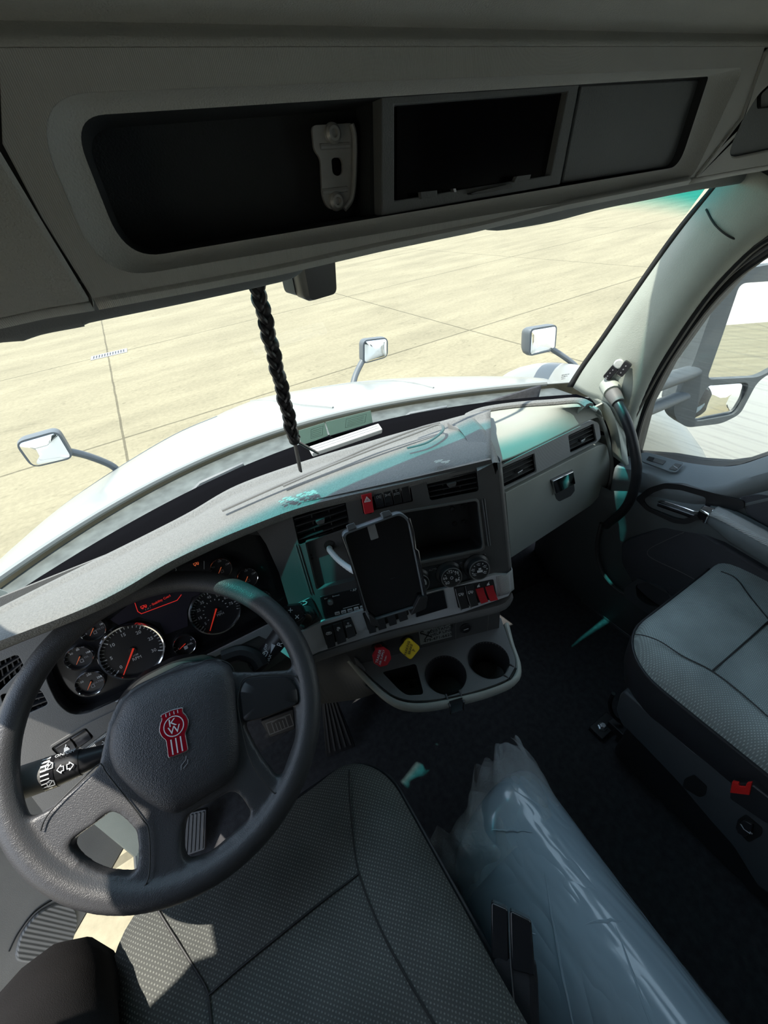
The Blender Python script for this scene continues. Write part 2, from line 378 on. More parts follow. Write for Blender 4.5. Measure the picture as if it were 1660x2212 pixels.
def concrete():
    m = mat('concrete', (0.47, 0.42, 0.29), 0.9, spec=0.2); n = m.node_tree.nodes; l = m.node_tree.links; b = n['Principled BSDF']
    g = n.new('ShaderNodeNewGeometry'); sp = n.new('ShaderNodeSeparateXYZ'); l.new(g.outputs['Position'], sp.inputs[0])
    wob = n.new('ShaderNodeTexNoise'); wob.inputs['Scale'].default_value = 1.3; wob.inputs['Detail'].default_value = 8; l.new(g.outputs['Position'], wob.inputs['Vector'])
    def M_(op, a, bb=None, c=None):
        q = n.new('ShaderNodeMath'); q.operation = op
        for i, x in enumerate((a, bb, c)):
            if x is None: continue
            if isinstance(x, (int, float)): q.inputs[i].default_value = x
            else: l.new(x, q.inputs[i])
        return q.outputs[0]
    wo = M_('MULTIPLY', M_('SUBTRACT', wob.outputs['Fac'], .5), .035)
    def joint(src, off, period, w):
        v = M_('ADD', M_('SUBTRACT', src, off-period*100), wo)
        d = M_('ABSOLUTE', M_('SUBTRACT', M_('MODULO', M_('ADD', v, period/2), period), period/2))
        return M_('LESS_THAN', d, w)
    jy = joint(sp.outputs['Y'], 12.62, 5.66, 0.022); jx = joint(sp.outputs['X'], -0.78, 6.80, 0.018)
    j = M_('MAXIMUM', jy, jx)
    n1 = n.new('ShaderNodeTexNoise'); n1.inputs['Scale'].default_value = 0.35; n1.inputs['Detail'].default_value = 10; n1.inputs['Roughness'].default_value = .65
    mp = n.new('ShaderNodeMapping'); mp.inputs['Scale'].default_value = (1, 3.2, 1); mp.inputs['Rotation'].default_value = (0, 0, 0.25)
    l.new(g.outputs['Position'], mp.inputs[0]); l.new(mp.outputs[0], n1.inputs['Vector'])
    n2 = n.new('ShaderNodeTexNoise'); n2.inputs['Scale'].default_value = 14; n2.inputs['Detail'].default_value = 8; n2.inputs['Roughness'].default_value = .7
    l.new(g.outputs['Position'], n2.inputs['Vector'])
    n3 = n.new('ShaderNodeTexVoronoi'); n3.inputs['Scale'].default_value = 2.2; n3.inputs['Randomness'].default_value = 1
    mp3 = n.new('ShaderNodeMapping'); mp3.inputs['Scale'].default_value = (0.6, 1.5, 1); l.new(g.outputs['Position'], mp3.inputs[0]); l.new(mp3.outputs[0], n3.inputs['Vector'])
    spot = M_('LESS_THAN', n3.outputs['Distance'], 0.045)
    # thin cracks and tyre scuffs
    n4 = n.new('ShaderNodeTexNoise'); n4.inputs['Scale'].default_value = 0.9; n4.inputs['Detail'].default_value = 5; n4.inputs['Distortion'].default_value = 0.6
    mp4 = n.new('ShaderNodeMapping'); mp4.inputs['Scale'].default_value = (0.5, 2.6, 1); mp4.inputs['Rotation'].default_value = (0, 0, 0.35)
    l.new(g.outputs['Position'], mp4.inputs[0]); l.new(mp4.outputs[0], n4.inputs['Vector'])
    cr_ = M_('LESS_THAN', M_('ABSOLUTE', M_('SUBTRACT', n4.outputs['Fac'], .5)), 0.006)
    f1 = n.new('ShaderNodeMapRange'); f1.inputs['From Min'].default_value = .3; f1.inputs['From Max'].default_value = .7; f1.inputs['To Min'].default_value = .80; f1.inputs['To Max'].default_value = 1.14
    l.new(n1.outputs['Fac'], f1.inputs['Value'])
    f2 = n.new('ShaderNodeMapRange'); f2.inputs['From Min'].default_value = .3; f2.inputs['From Max'].default_value = .7; f2.inputs['To Min'].default_value = .84; f2.inputs['To Max'].default_value = 1.14
    l.new(n2.outputs['Fac'], f2.inputs['Value'])
    f = M_('MULTIPLY', f1.outputs[0], f2.outputs[0])
    f = M_('MULTIPLY', f, M_('SUBTRACT', 1, M_('MULTIPLY', j, .5)))
    f = M_('MULTIPLY', f, M_('SUBTRACT', 1, M_('MULTIPLY', spot, .45)))
    f = M_('MULTIPLY', f, M_('SUBTRACT', 1, M_('MULTIPLY', cr_, .14)))
    sc = n.new('ShaderNodeVectorMath'); sc.operation = 'SCALE'; sc.inputs[0].default_value = (0.245, 0.216, 0.142); l.new(f, sc.inputs['Scale'])
    l.new(sc.outputs[0], b.inputs['Base Color'])
    return m
M['concrete'] = concrete()
def ribbed(name, col, scale, rough=0.8, axis=0, strength=0.8, rot=0.0):
    m = mat(name, col, rough, var=0.06); n = m.node_tree.nodes; l = m.node_tree.links; b = n['Principled BSDF']
    tx = n.new('ShaderNodeTexCoord'); mp = n.new('ShaderNodeMapping'); mp.inputs['Rotation'].default_value = (0, 0, rot); l.new(tx.outputs['Object'], mp.inputs[0])
    w = n.new('ShaderNodeTexWave'); w.inputs['Scale'].default_value = scale; w.bands_direction = 'XYZ'[axis]
    l.new(mp.outputs[0], w.inputs['Vector']); bp = n.new('ShaderNodeBump'); bp.inputs['Strength'].default_value = strength; bp.inputs['Distance'].default_value = 0.0012
    l.new(w.outputs['Fac'], bp.inputs['Height']); l.new(bp.outputs[0], b.inputs['Normal'])
    return m
M['headrib'] = ribbed('header_fabric', (0.50, 0.50, 0.475), 260, strength=.4)
M['silverrib'] = ribbed('silver_dotted', (0.40, 0.41, 0.41), 150, 0.42)
M['grill'] = ribbed('grill', (0.24, 0.235, 0.23), 60, 0.6, 0, 1.0)
M['pedalrub'] = ribbed('pedalrub', (0.02, 0.02, 0.022), 30, 0.6)

FF = Fr((.33, .515, -.43), 19, 20)       # centre stack face
FC = Fr((-.2, .66, -.62), 0, 25)         # instrument panel face
FW = Fr((-.187, .447, -.594), 0, 58)     # steering wheel plane
FG = Fr((.75, .575, -.53), -2, 2)        # passenger dash face
FLZ = -1.35                              # cab floor
exec_order = []

# ================================================================== SETTING: yard, cab shell
XC, HW = .31, .74
def Wb(x): d = max(-1.1, min(1.1, x-.3)); return 1.0329-.0586*d-.4285*d*d-.0183*d**3
def Hb(x): d = max(-1.2, min(1.2, x-.3)); return 1.3358-.062*d-.4174*d*d+.0623*d**3
def Wt(x): return .635 - .16*abs((x-XC)/HW)**3
bm = newbm(); plate(bm, FLOORF, rect(-70, -30, 90, 110), (), -2.6, -2.8)
struct(obj('concrete_yard', bm, M['concrete'], smooth=False))
bm = newbm(); plate(bm, FLOORF, rnd([(-.47, -.9), (1.12, -.9), (1.12, .95), (.3, 1.1), (-.47, .95)], .02), (), FLZ, FLZ-.05)
struct(obj('floor', bm, M['carpet'], smooth=False))
# firewall under the dash, its foot well
bm = newbm(); sheet(bm, [[(x, 1.0-.05*abs((x-XC)/HW)**2+a, z) for x in [-.5+i*.09 for i in range(19)]] for a, z in ((-.02, -.60), (0, -.8), (-.02, -1.1), (-.1, -1.25), (-.25, -1.352))])
struct(obj('wall_front', bm, M['carpet'], solid=.01))

# windscreen
rows = []
for k in range(9):
    t = k/8; z = -.57 + .60*t
    row = []
    for i in range(33):
        u = -1+2*i/32; x = XC + HW*u*(1.0-.02*t)
        yb, yt = Wb(x)+.012, Wt(x)
        y = yb+(yt-yb)*t*(.57/.55) + .02*math.sin(PI*min(t, 1))
        row.append((x, y, z))
    rows.append(row)
GLROWS = rows
bm = newbm(); sheet(bm, rows); o = obj('window_1', bm, M['glass'], solid=0); struct(o)

# drain grate on the joint of the yard
def ground_at(x, y, h=0): return atz(x, y, -2.6+h)
g0 = ground_at(197, 775); g1 = ground_at(275, 757); gc = (g0+g1)/2
GR = thing('drain_grate', 'long slotted metal drain grate in the concrete slab joint ahead of the truck', 'drain', (gc.x, gc.y, -2.6))
FG1 = Fr((gc.x, gc.y, -2.6), 3, 90)
L_ = (g1-g0).length/2
bm = newbm(); hol = []
for i in range(12):
    a = -L_*.9 + i*L_*1.8/12; hol.append(rect(a+.012, -.13, a+L_*1.8/12-.022, .13))
plate(bm, FG1, rect(-L_, -.2, L_, .2), hol, .012, -.002); obj('grate_bars', bm, M['steel'], GR, smooth=False)
bm = newbm(); box(bm, FG1, -L_*.92, -.15, L_*.92, .15, .004, .001); obj('drain_channel', bm, M['black'], GR, smooth=False)

# bonnet of the truck
hr = [(x, Hb(x), -.640) for x in [XC+HW*(-1.35+2.7*i/40) for i in range(41)]]
sil = [(-25, 1262, -.84), (60, 1165, -.82), (150, 1085, -.80), (275, 1000, -.80), (385, 935, -.80), (470, 898, -.80), (495, 886, -.79), (560, 862, -.785), (640, 845, -.78), (780, 824, -.78), (900, 816, -.78), (1000, 815, -.79), (1100, 818, -.80), (1185, 825, -.82), (1215, 833, -.85)]
S = [atz(*p) for p in sil]
S = [S[0]+Vector((-.12, -.35, -.06))]+S+[S[-1]+Vector((.10, -.35, -.06))]
S = spl(S, 6)
def resample(P, n):
    d = [0]
    for a, b in zip(P[:-1], P[1:]): d.append(d[-1]+(Vector(b)-Vector(a)).length)
    out = []; j = 0
    for i in range(n):
        t = d[-1]*i/(n-1)
        while j < len(d)-2 and d[j+1] < t: j += 1
        f = (t-d[j])/max(d[j+1]-d[j], 1e-9); out.append(Vector(P[j]).lerp(Vector(P[j+1]), min(f, 1)))
    return out
NS = 81
S = resample(S, NS)
Bq = resample([(x, y, z) for x, y, z in hr], NS)
rings = []
for t in (0, .03, .15, .3, .5, .7, .85, 1.0):
    rings.append([Bq[i].lerp(S[i], t)+Vector((0, 0, .030*math.sin(PI*t))) for i in range(NS)])
cen = Vector((XC, 1.0, 0))
for k, (e, dz) in enumerate(((.05, -.035), (.11, -.12), (.16, -.35), (.20, -.9))):
    rr = []
    for i in range(NS):
        d = (S[i]-cen); d.z = 0; d.normalize(); rr.append(S[i]+d*e+Vector((0, 0, dz)))
    rings.append(rr)
bm = newbm(); loft(bm, [[p-Vector((0, 0, 0)) for p in r] for r in rings], False)
HOOD = thing('truck_bonnet', 'wide white truck bonnet curving away in front of the windscreen', 'truck bonnet', (XC, 1.5, -1.7))
obj('bonnet_skin', bm, M['white'], HOOD, ang=60, solid=.004)
bm = newbm()
def onhood(i, t):
    return Bq[i].lerp(S[i], t)+Vector((0, 0, .030*math.sin(PI*t)+.002))
tube(bm, [onhood(i, .80+.15*math.sin(PI*(i-3)/34)) for i in range(3, 34)], .0025, 6)
obj('panel_seam', bm, M['grey_ext'], HOOD)
bm = newbm(); tube(bm, [onhood(int(i), t) for i, t in ((37, 1.0), (38, .8), (40, .55), (43, .3), (47, .12))], .006, 6); obj('crease', bm, M['white'], HOOD)
bm = newbm(); tube(bm, [onhood(int(i), t) for i, t in ((44, .9), (49, .8), (54, .6), (57, .4), (60, .2))], .004, 6); obj('crease', bm, M['white'], HOOD)
bm = newbm(); tube(bm, [p+Vector((0, 0, .004)) for p in Bq[4:-4]], .010, 8); obj('rear_lip', bm, M['white'], HOOD)
# fender bulge right of the bonnet
fb = atz(1285, 800, -1.0)
bm = newbm(); bmesh.ops.create_uvsphere(bm, u_segments=32, v_segments=20, radius=1, matrix=Matrix.Translation((1.86, 1.25, -1.35)) @ Matrix.Diagonal((.22, .75, .52, 1)))
tag(obj('truck_fender', bm, M['white']), 'rounded white truck fender beyond the right end of the bonnet', 'fender')

# cowl below the glass with wipers
bm = newbm(); xs = [XC+HW*(-1.25+2.5*i/40) for i in range(41)]
sheet(bm, [[(x, Wb(x)+.012, -.572) for x in xs], [(x, Wb(x)+.05, -.625) for x in xs], [(x, Wb(x)*.4+Hb(x)*.6, -.655) for x in xs], [(x, Hb(x)-.01, -.655) for x in xs]])
tag(obj('wiper_cowl', bm, M['cowl'], solid=.004), 'dusty grey cowl strip between the bonnet and the foot of the windscreen', 'cowl')
def wiper(x0, x1, label):
    t = thing('windscreen_wiper', label, 'wiper', (x0, Wb(x0)+.06, -.63), 'windscreen wipers')
    bm = newbm(); P = [Vector((x0+(x1-x0)*i/12, Wb(x0+(x1-x0)*i/12)+.035, -.585)) for i in range(13)]
    tube(bm, P, .006, 6); obj('blade', bm, M['grey_ext'], t)
    bm = newbm(); tube(bm, [P[0]+Vector((-.02, .05, -.05)), P[2]+Vector((0, .03, .0)), P[6]+Vector((0, .012, .012))], [.012, .009, .006], 8); obj('arm', bm, M['grey_ext'], t)
wiper(-.07, .30, 'grey wiper resting at the left of the windscreen foot')
wiper(.60, .90, 'wiper resting at the right of the windscreen foot')

# bonnet mirrors
def hood_mirror(label, face, depth, base, bdepth, elbow=None):
    """face: four pixels of the mirror plate (tl, tr, br, bl) at forward distance depth."""
    P = [aty(x, y, depth) for x, y in face]
    c = sum(P, Vector())/4
    t = thing('bonnet_mirror', label, 'mirror', tuple(aty(base[0], base[1], bdepth)), 'bonnet mirrors')
    nrm = (P[1]-P[0]).cross(P[3]-P[0]).normalized()
    if nrm.y > 0: nrm = -nrm
    n = Fr((0, 0, 0), 0, 0); n.P = c; n.H = (P[1]-P[0]).normalized(); n.N = nrm; n.V = nrm.cross(n.H).normalized()
    if n.V.z < 0: n.V = -n.V
    uv = [((p-c).dot(n.H), (p-c).dot(n.V)) for p in P]
    k = 1.10; out = rnd([(u*k, v*k) for u, v in uv], .03)
    bm = newbm()
    def ring(s, o): return [n.p(u*s, v*s, o) for u, v in out]
    loft(bm, [ring(.93, -.0), ring(1, .0), ring(1.03, -.02), ring(.98, -.045), ring(.80, -.07), ring(.5, -.085)], True, True)
    obj('housing', bm, M['grey_ext'], t)
    bm = newbm(); loft(bm, [[n.p(u, v, .002) for u, v in rnd([(a*.97, b*.97) for a, b in uv], .018)], [n.p(u*.9, v*.9, .006) for u, v in rnd([(a*.97, b*.97) for a, b in uv], .018)], [n.p(u*.6, v*.6, .011) for u, v in rnd([(a*.97, b*.97) for a, b in uv], .018)], [n.p(u*.2, v*.2, .0135) for u, v in rnd([(a*.97, b*.97) for a, b in uv], .018)]], True, True)
    obj('mirror_glass', bm, M['mirror'], t, ang=60)
    bm = newbm(); q = [aty(x, y, d) for x, y, d in elbow]
    tube(bm, spl(q, 6), .017, 12, flat=.8); obj('arm', bm, M['grey_ext'], t)
hood_mirror('left bonnet mirror on a dark arm, showing the white truck side', [(36, 958), (123, 933), (156, 988), (72, 1008)], 1.75, (240, 1003), 1.8, [(148, 975, 1.78), (190, 985, 1.80), (240, 1005, 1.82), (262, 1025, 1.82)])
hood_mirror('middle bonnet mirror on a short upright arm above the bonnet', [(787, 737), (836, 731), (836, 770), (787, 784)], 1.95, (765, 830), 1.9, [(792, 765, 1.98), (778, 790, 1.96), (768, 812, 1.93), (762, 835, 1.90)])
hood_mirror('right bonnet mirror on a long arm next to the right pillar', [(1148, 713), (1202, 704), (1198, 755), (1145, 767)], 1.45, (1250, 800), 1.35, [(1190, 752, 1.46), (1225, 775, 1.42), (1248, 795, 1.38), (1262, 822, 1.33)])

# ================================================================== DASHBOARD
FD = Fr(FC.p(0, 0, .03), 0, 25)
DASH = thing('dashboard', 'wide grey dashboard with black centre stack running under the windscreen', 'dashboard', (XC, .7, -1.0))
fr_px = [(-80, 1362), (0, 1320), (150, 1243), (344, 1146), (420, 1106), (517, 1050), (661, 998), (824, 948), (930, 918), (1010, 896), (1060, 886)]
cr_px = [(-80, 1405), (0, 1373), (169, 1308), (261, 1264), (358, 1208), (464, 1158), (560, 1119), (640, 1090), (720, 1069), (900, 1029), (1000, 1005), (1062, 990)]
fr3 = resample(spl([atz(x, y, -.455) for x, y in fr_px], 8), 70)
cr3 = resample(spl([atz(x, y, -.42) for x, y in cr_px], 8), 70)
rows = []
for a, b, c, d in zip(fr3, cr3, fr3, cr3):
    n = (a-b).normalized()
    rows.append([a+n*.03+Vector((0, 0, -.10)), a+n*.008+Vector((0, 0, -.02)), a, a*.93+b*.07+Vector((0, 0, .007)), a*.86+b*.14+Vector((0, 0, .007)), a*.80+b*.20+Vector((0, 0, .0)), a*.72+b*.28+Vector((0, 0, .001)), a*.6+b*.4+Vector((0, 0, .005)), a*.3+b*.7+Vector((0, 0, .004)), a*.06+b*.94, b+n*(-.006)+Vector((0, 0, -.006)), b+n*(-.006)+Vector((0, 0, -.018)), b+n*.012+Vector((0, 0, -.028))])
bm = newbm(); sheet(bm, rows); obj('dash_pad', bm, M['dash_top'], DASH, ang=70, solid=.003)
# black gutter between pad and glass
bm = newbm(); q = []
for i in range(41):
    u = -1+2*i/40; x = XC+HW*1.02*u; q.append([Vector((x, Wb(x)+.010, -.560)), Vector((x, Wb(x)-.03, -.560)), Vector((x, Wb(x)-.08, -.575)), Vector((x, Wb(x)-.17, -.62))])
sheet(bm, q); obj('defroster_gutter', bm, M['deftrough'], DASH, solid=.003)
# tray moulding on the pad
bm = newbm()
tp = [atz(*p, -.4145) for p in [(612, 1050), (700, 1012), (800, 972), (900, 935), (948, 917), (957, 930), (925, 955), (880, 968)]]
tube(bm, spl(tp, 5), .0035, 6, flat=.5); obj('tray_ridge', bm, M['dash_mid'], DASH)
bm = newbm(); tp = [atz(*p, -.4145) for p in [(480, 1103), (600, 1050), (700, 1009), (800, 965), (900, 927), (950, 913)]]
tube(bm, spl(tp, 5), .004, 6, flat=.5); obj('tray_ridge', bm, M['dash_mid'], DASH)
# worn patches on the pad's edge
def blob(F_or_z, pts): pass
bm = newbm()
for k in range(26):
    x = 605+k*3.2; y = 1085-(x-605)*.30+random.uniform(-6, 5)
    p = atz(x, y, -.4125+.001); bmesh.ops.create_icosphere(bm, subdivisions=1, radius=.0035*random.uniform(.5, 1.2), matrix=Matrix.Translation(p) @ Matrix.Diagonal((1.6, 1, .25, 1)))
obj('worn_patch', bm, M['dash_light'], DASH); bm = newbm()
for k in range(10):
    p = atz(942+k*3.0, 997+random.uniform(-3, 3), -.4115); bmesh.ops.create_icosphere(bm, subdivisions=1, radius=.003, matrix=Matrix.Translation(p) @ Matrix.Diagonal((1.6, 1, .25, 1)))
obj('worn_patch', bm, M['dash_light'], DASH)

# --- centre stack face with its openings
face = FF.px([(540, 1124), (607, 1096), (720, 1070), (900, 1030), (1062, 992)]) + rnd(FF.px([(1078, 1003), (1101, 1245), (1000, 1275)]), [.02, .0, 0])[0:7] + FF.px([(1101, 1250), (700, 1360), (645, 1385), (622, 1300), (603, 1237), (575, 1175)])
H_vl = rnd(FF.px([(631, 1113), (746, 1080), (757, 1138), (646, 1178)]), .006)
H_hz = rnd(FF.px([(777, 1064), (886, 1041), (893, 1083), (806, 1103), (804, 1110), (786, 1111)]), .003)
H_vr = rnd(FF.px([(920, 1034), (1030, 1012), (1036, 1061), (930, 1082)]), .006)
H_bl = rnd(FF.px([(659, 1170), (790, 1137), (815, 1240), (684, 1275)]), .006)
H_br = rnd(FF.px([(848, 1112), (1031, 1081), (1043, 1184), (872, 1219)]), .008)
H_ra = rnd(FF.px([(691, 1289), (868, 1246), (880, 1300), (702, 1338)]), .003)
H_cl = rnd(FF.px([(886, 1232), (1050, 1196), (1055, 1244), (897, 1284)]), .004)
bm = newbm(); plate(bm, FF, face, [H_vl, H_hz, H_vr, H_bl, H_br, H_ra, H_cl], 0, -.012)
obj('centre_fascia', bm, M['dash_dark'], DASH, bev=.0025, ang=30)
for nm, poly, dep, mt in (('left_bezel', H_bl, .010, 'dash_dark'), ('storage_bin', H_br, .05, 'black')):
    bm = newbm(); pocket(bm, FF, poly, -.003, dep, .03); obj(nm.replace('left_', ''), bm, M[mt], DASH, recalc=False)
bm = newbm(); r2 = rnd(FF.px([(844, 1107), (1034, 1075), (1048, 1188), (870, 1226)]), .010)
plate(bm, FF, r2, [H_br], .003, -.001); obj('bin_frame', bm, M['dash_mid'], DASH, bev=.001)
# shell behind the fascia: right wrap round to the passenger side
bm = newbm()
wr = []
for px0, px1 in (((1070, 994), 0),):
    pass
e_top = FF.at(1076, 1001); e_bot = FF.at(1101, 1250)
rowsw = []
for k in range(9):
    t = k/8; e = e_top.lerp(e_bot, t); rowsw.append([e, e+Vector((.012, .004, -.002)), e+Vector((.020, .014, -.003)), e+Vector((.024, .03, -.004)), e+Vector((.036, .12, -.006)), e+Vector((.04, .2, -.006))])
sheet(bm, rowsw); obj('stack_side', bm, M['dash_mid'], DASH, ang=60, solid=.002)

# louvred vents
def vent(F, poly_px, parent, n=4, bars=3, tabpx=None, mslat='black', frame=None, depth=.02, off=0.0):
    P = F.px(poly_px)
    c = (sum(p[0] for p in P)/4, sum(p[1] for p in P)/4)
    bm = newbm(); pocket(bm, F, rnd(P, .006), off-.002, depth+.006, .02); v = obj('air_vent', bm, M['blacks'], parent, recalc=False)
    A, B, Cc, D = [Vector(p) for p in P]
    for i in range(n):
        t = (i+.7)/(n+.4)
        a = A.lerp(D, t).lerp(B.lerp(Cc, t), .02); b = B.lerp(Cc, t).lerp(A.lerp(D, t), .02)
        bm = newbm(); loft(bm, [[F.p(q.x, q.y+.0008, off-.003), F.p(q.x, q.y-.0012, off-.003), F.p(q.x, q.y+.002, off-.017), F.p(q.x, q.y+.004, off-.017)] for q in (a, b)])
        obj('slat', bm, M[mslat], v, smooth=False)
    for i in range(1, bars):
        t = i/bars; a = A.lerp(B, t).lerp(D.lerp(Cc, t), .04); b = D.lerp(Cc, t).lerp(A.lerp(B, t), .04)
        bm = newbm(); loft(bm, [[F.p(q.x-.001, q.y, off-.012), F.p(q.x+.001, q.y, off-.012), F.p(q.x+.001, q.y, off-.022), F.p(q.x-.001, q.y, off-.022)] for q in (a, b)])
        obj('divider', bm, M['black'], v, smooth=False)
    if tabpx:
        u, w = F.uv(*tabpx)
        bm = newbm(); plate(bm, F, rnd([(u-.009, w+.003), (u+.009, w+.004), (u+.006, w-.004), (u-.006, w-.0045)], .002), (), off+.005, off-.006)
        obj('tab', bm, M['steel'] if frame else M['dash_dark'], v, bev=.001)
    if frame:
        out = rnd([(c[0]+(p[0]-c[0])*1.05, c[1]+(p[1]-c[1])*1.09) for p in P], .008)
        bm = newbm(); plate(bm, F, out, [rnd(P, .006)], off+.002, off-.004); obj('vent_frame', bm, M[frame], v, bev=.001)
    return v
vent(FF, [(631, 1113), (746, 1080), (757, 1138), (646, 1178)], DASH, 4, 3, (693, 1126))
vent(FF, [(920, 1034), (1030, 1012), (1036, 1061), (930, 1082)], DASH, 4, 3, (976, 1046))

# top switch row
def symbol(bm, F, u, v, s, kind):
    if kind == 'tri':
        line(bm, F, [(u-s, v-s*.6), (u+s, v-s*.6), (u, v+s)], s*.22, closed=True); line(bm, F, [(u-s*.45, v-s*.3), (u+s*.45, v-s*.3), (u, v+s*.45)], s*.15, closed=True)
    elif kind == 'lamp':
        line(bm, F, circ(u-s*.4, v, s*.4, 10), s*.18, closed=True)
        for k in (-1, 0, 1): line(bm, F, [(u+s*.2, v+k*s*.4), (u+s, v+k*s*.55)], s*.16)
    elif kind == 'lamps':
        for k in (-1, 0, 1): line(bm, F, [(u-s, v+k*s*.5), (u-s*.3, v+k*s*.2)], s*.15); line(bm, F, [(u+s*.3, v+k*s*.2), (u+s, v+k*s*.5)], s*.15)
        line(bm, F, circ(u, v, s*.25, 8), s*.12, closed=True)
    elif kind == 'bed':
        line(bm, F, [(u-s, v-s*.8), (u-s, v), (u+s*.9, v)], s*.2); line(bm, F, [(u-s, v-s*.5), (u+s, v-s*.5)], s*.2); line(bm, F, circ(u, v+s*.9, s*.3, 8), s*.15, closed=True)
    elif kind == 'engine':
        line(bm, F, [(u-s, v-s*.3), (u-s*.7, v+s*.4), (u+s*.4, v+s*.4), (u+s, v+s*.1), (u+s, v-s*.4), (u+s*.3, v-s*.6), (u-s*.6, v-s*.6)], s*.2, closed=True); line(bm, F, [(u-s*.4, v), (u+s*.4, v)], s*.35)
    elif kind == 'gauge':
        line(bm, F, circ(u, v, s*.6, 9, .3, 4.5, False), s*.2); line(bm, F, [(u-s*.2, v-s*.1), (u+s*.6, v+s*.7)], s*.22); line(bm, F, [(u-s*.4, v+s*.9), (u+s*.3, v+s*.9)], s*.25)
    elif kind == 'rocker':
        plate(bm, F, rnd([(u-s*.8, v-s*.7), (u+s*.7, v-s*.7), (u+s*.5, v+s*.2), (u-s*.3, v+s*.3)], s*.1), (), .001, 0); line(bm, F, [(u-s*.1, v+s*.2), (u+s*.5, v+s)], s*.2)
    elif kind == 'truck':
        line(bm, F, [(u-s, v-s*.3), (u-s, v+s*.4), (u, v+s*.4), (u, v-s*.3)], s*.18, closed=True); line(bm, F, [(u+s*.15, v-s*.3), (u+s*.9, v-s*.3), (u+s*.9, v+s*.2), (u+s*.15, v+s*.3)], s*.18, closed=True)
        for k in (-.6, .5): line(bm, F, circ(u+s*k, v-s*.6, s*.2, 8), s*.15, closed=True)
    elif kind == 'dot': line(bm, F, [(u-s*.2, v), (u+s*.2, v)], s*.4)
    elif kind == 'seatp':
        line(bm, F, [(u-s, v-s*.4), (u+s*.3, v-s*.5), (u+s, v+s*.6)], s*.3); line(bm, F, [(u+s*.3, v+s*1.1), (u+s*1.0, v+s*1.1)], s*.14); line(bm, F, [(u+s*.65, v+s*.75), (u+s*.65, v+s*1.45)], s*.14)
    elif kind == 'sunny':
        line(bm, F, circ(u, v, s*.35, 10), s*.18, closed=True)
        for k in range(6): a = k*PI/3; line(bm, F, [(u+math.cos(a)*s*.55, v+math.sin(a)*s*.55), (u+math.cos(a)*s, v+math.sin(a)*s)], s*.14)
    elif kind == 'fan':
        line(bm, F, [(u-s, v+s*.3), (u-s*.2, v-s*.3), (u+s*.5, v-s*.3)], s*.22); line(bm, F, [(u-s*.1, v+s*.4), (u+s*.7, v+s*.5)], s*.18); line(bm, F, circ(u-s*.3, v+s*.6, s*.2, 8), s*.12, closed=True)
def quad_uv(F, px, off=0): return F.px(px, off)
def switch(F, px, parent, m='black', sym=None, smat='print', h=.004, wedge=.004, sscale=.0045, symv=.25, name='dash_switch'):
    """Rocker switch from its four face pixels tl tr br bl; lower half stands proud."""
    P = [Vector(p) for p in F.px(px)]
    mid_l = P[0].lerp(P[3], .45); mid_r = P[1].lerp(P[2], .45)
    bm = newbm()
    rr = []
    for a, b, o in ((P[0], P[1], h), (mid_l, mid_r, h*.6), (P[3], P[2], h+wedge)):
        rr.append([F.p(a.x, a.y, o), F.p(b.x, b.y, o)])
    bk = [[F.p(a.x, a.y, -.006), F.p(b.x, b.y, -.006)] for a, b in ((P[0], P[1]), (mid_l, mid_r), (P[3], P[2]))]
    ring = [rr[0][0], rr[1][0], rr[2][0], bk[2][0], bk[1][0], bk[0][0]]; ring2 = [rr[0][1], rr[1][1], rr[2][1], bk[2][1], bk[1][1], bk[0][1]]
    loft(bm, [ring, ring2]); s = obj(name, bm, M[m], parent, bev=.0008)
    if sym:
        c = P[0].lerp(P[1], .5).lerp(P[3].lerp(P[2], .5), symv); bm = newbm(); G = F.sub(c.x, c.y, h*.8+.0008)
        symbol(bm, G, 0, 0, sscale, sym); obj('symbol', bm, M[smat], s, smooth=False)
    return s
bm = newbm(); pocket(bm, FF, H_hz, -.001, .008); obj('switch_bank', bm, M['blacks'], DASH, recalc=False)
def lerp2(a, b, t): return (a[0]+(b[0]-a[0])*t, a[1]+(b[1]-a[1])*t)
switch(FF, [(780, 1068), (802, 1063), (807, 1103), (787, 1108)], DASH, 'red', 'tri', 'print', .006, .004, .0055, .3, 'hazard_switch')
T0, T1, B0, B1 = (806, 1062), (884, 1045), (812, 1098), (890, 1081)
for k, sy in enumerate(('lamp', 'lamps', 'bed', None)):
    a, b = k/4+.01, (k+1)/4-.01
    switch(FF, [lerp2(T0, T1, a), lerp2(T0, T1, b), lerp2(B0, B1, b), lerp2(B0, B1, a)], DASH, 'blacks', sy, 'printdim' if k < 3 else 'print', .001, .002, .005, .35)
# chrome bars either side
for a, b in (((641, 1175), (672, 1279)), ((1044, 1077), (1057, 1178))):
    bm = newbm(); p, q = Vector(FF.uv(*a)), Vector(FF.uv(*b)); d = (q-p).normalized(); n_ = Vector((-d.y, d.x))*.0022
    for s_ in (-1, 1):
        plate(bm, FF, [tuple(p+n_*(s_-.35)), tuple(q+n_*(s_-.35)), tuple(q+n_*(s_+.35)), tuple(p+n_*(s_+.35))], (), .0025, -.001)
    obj('trim_bar', bm, M['steel'], DASH, smooth=False)
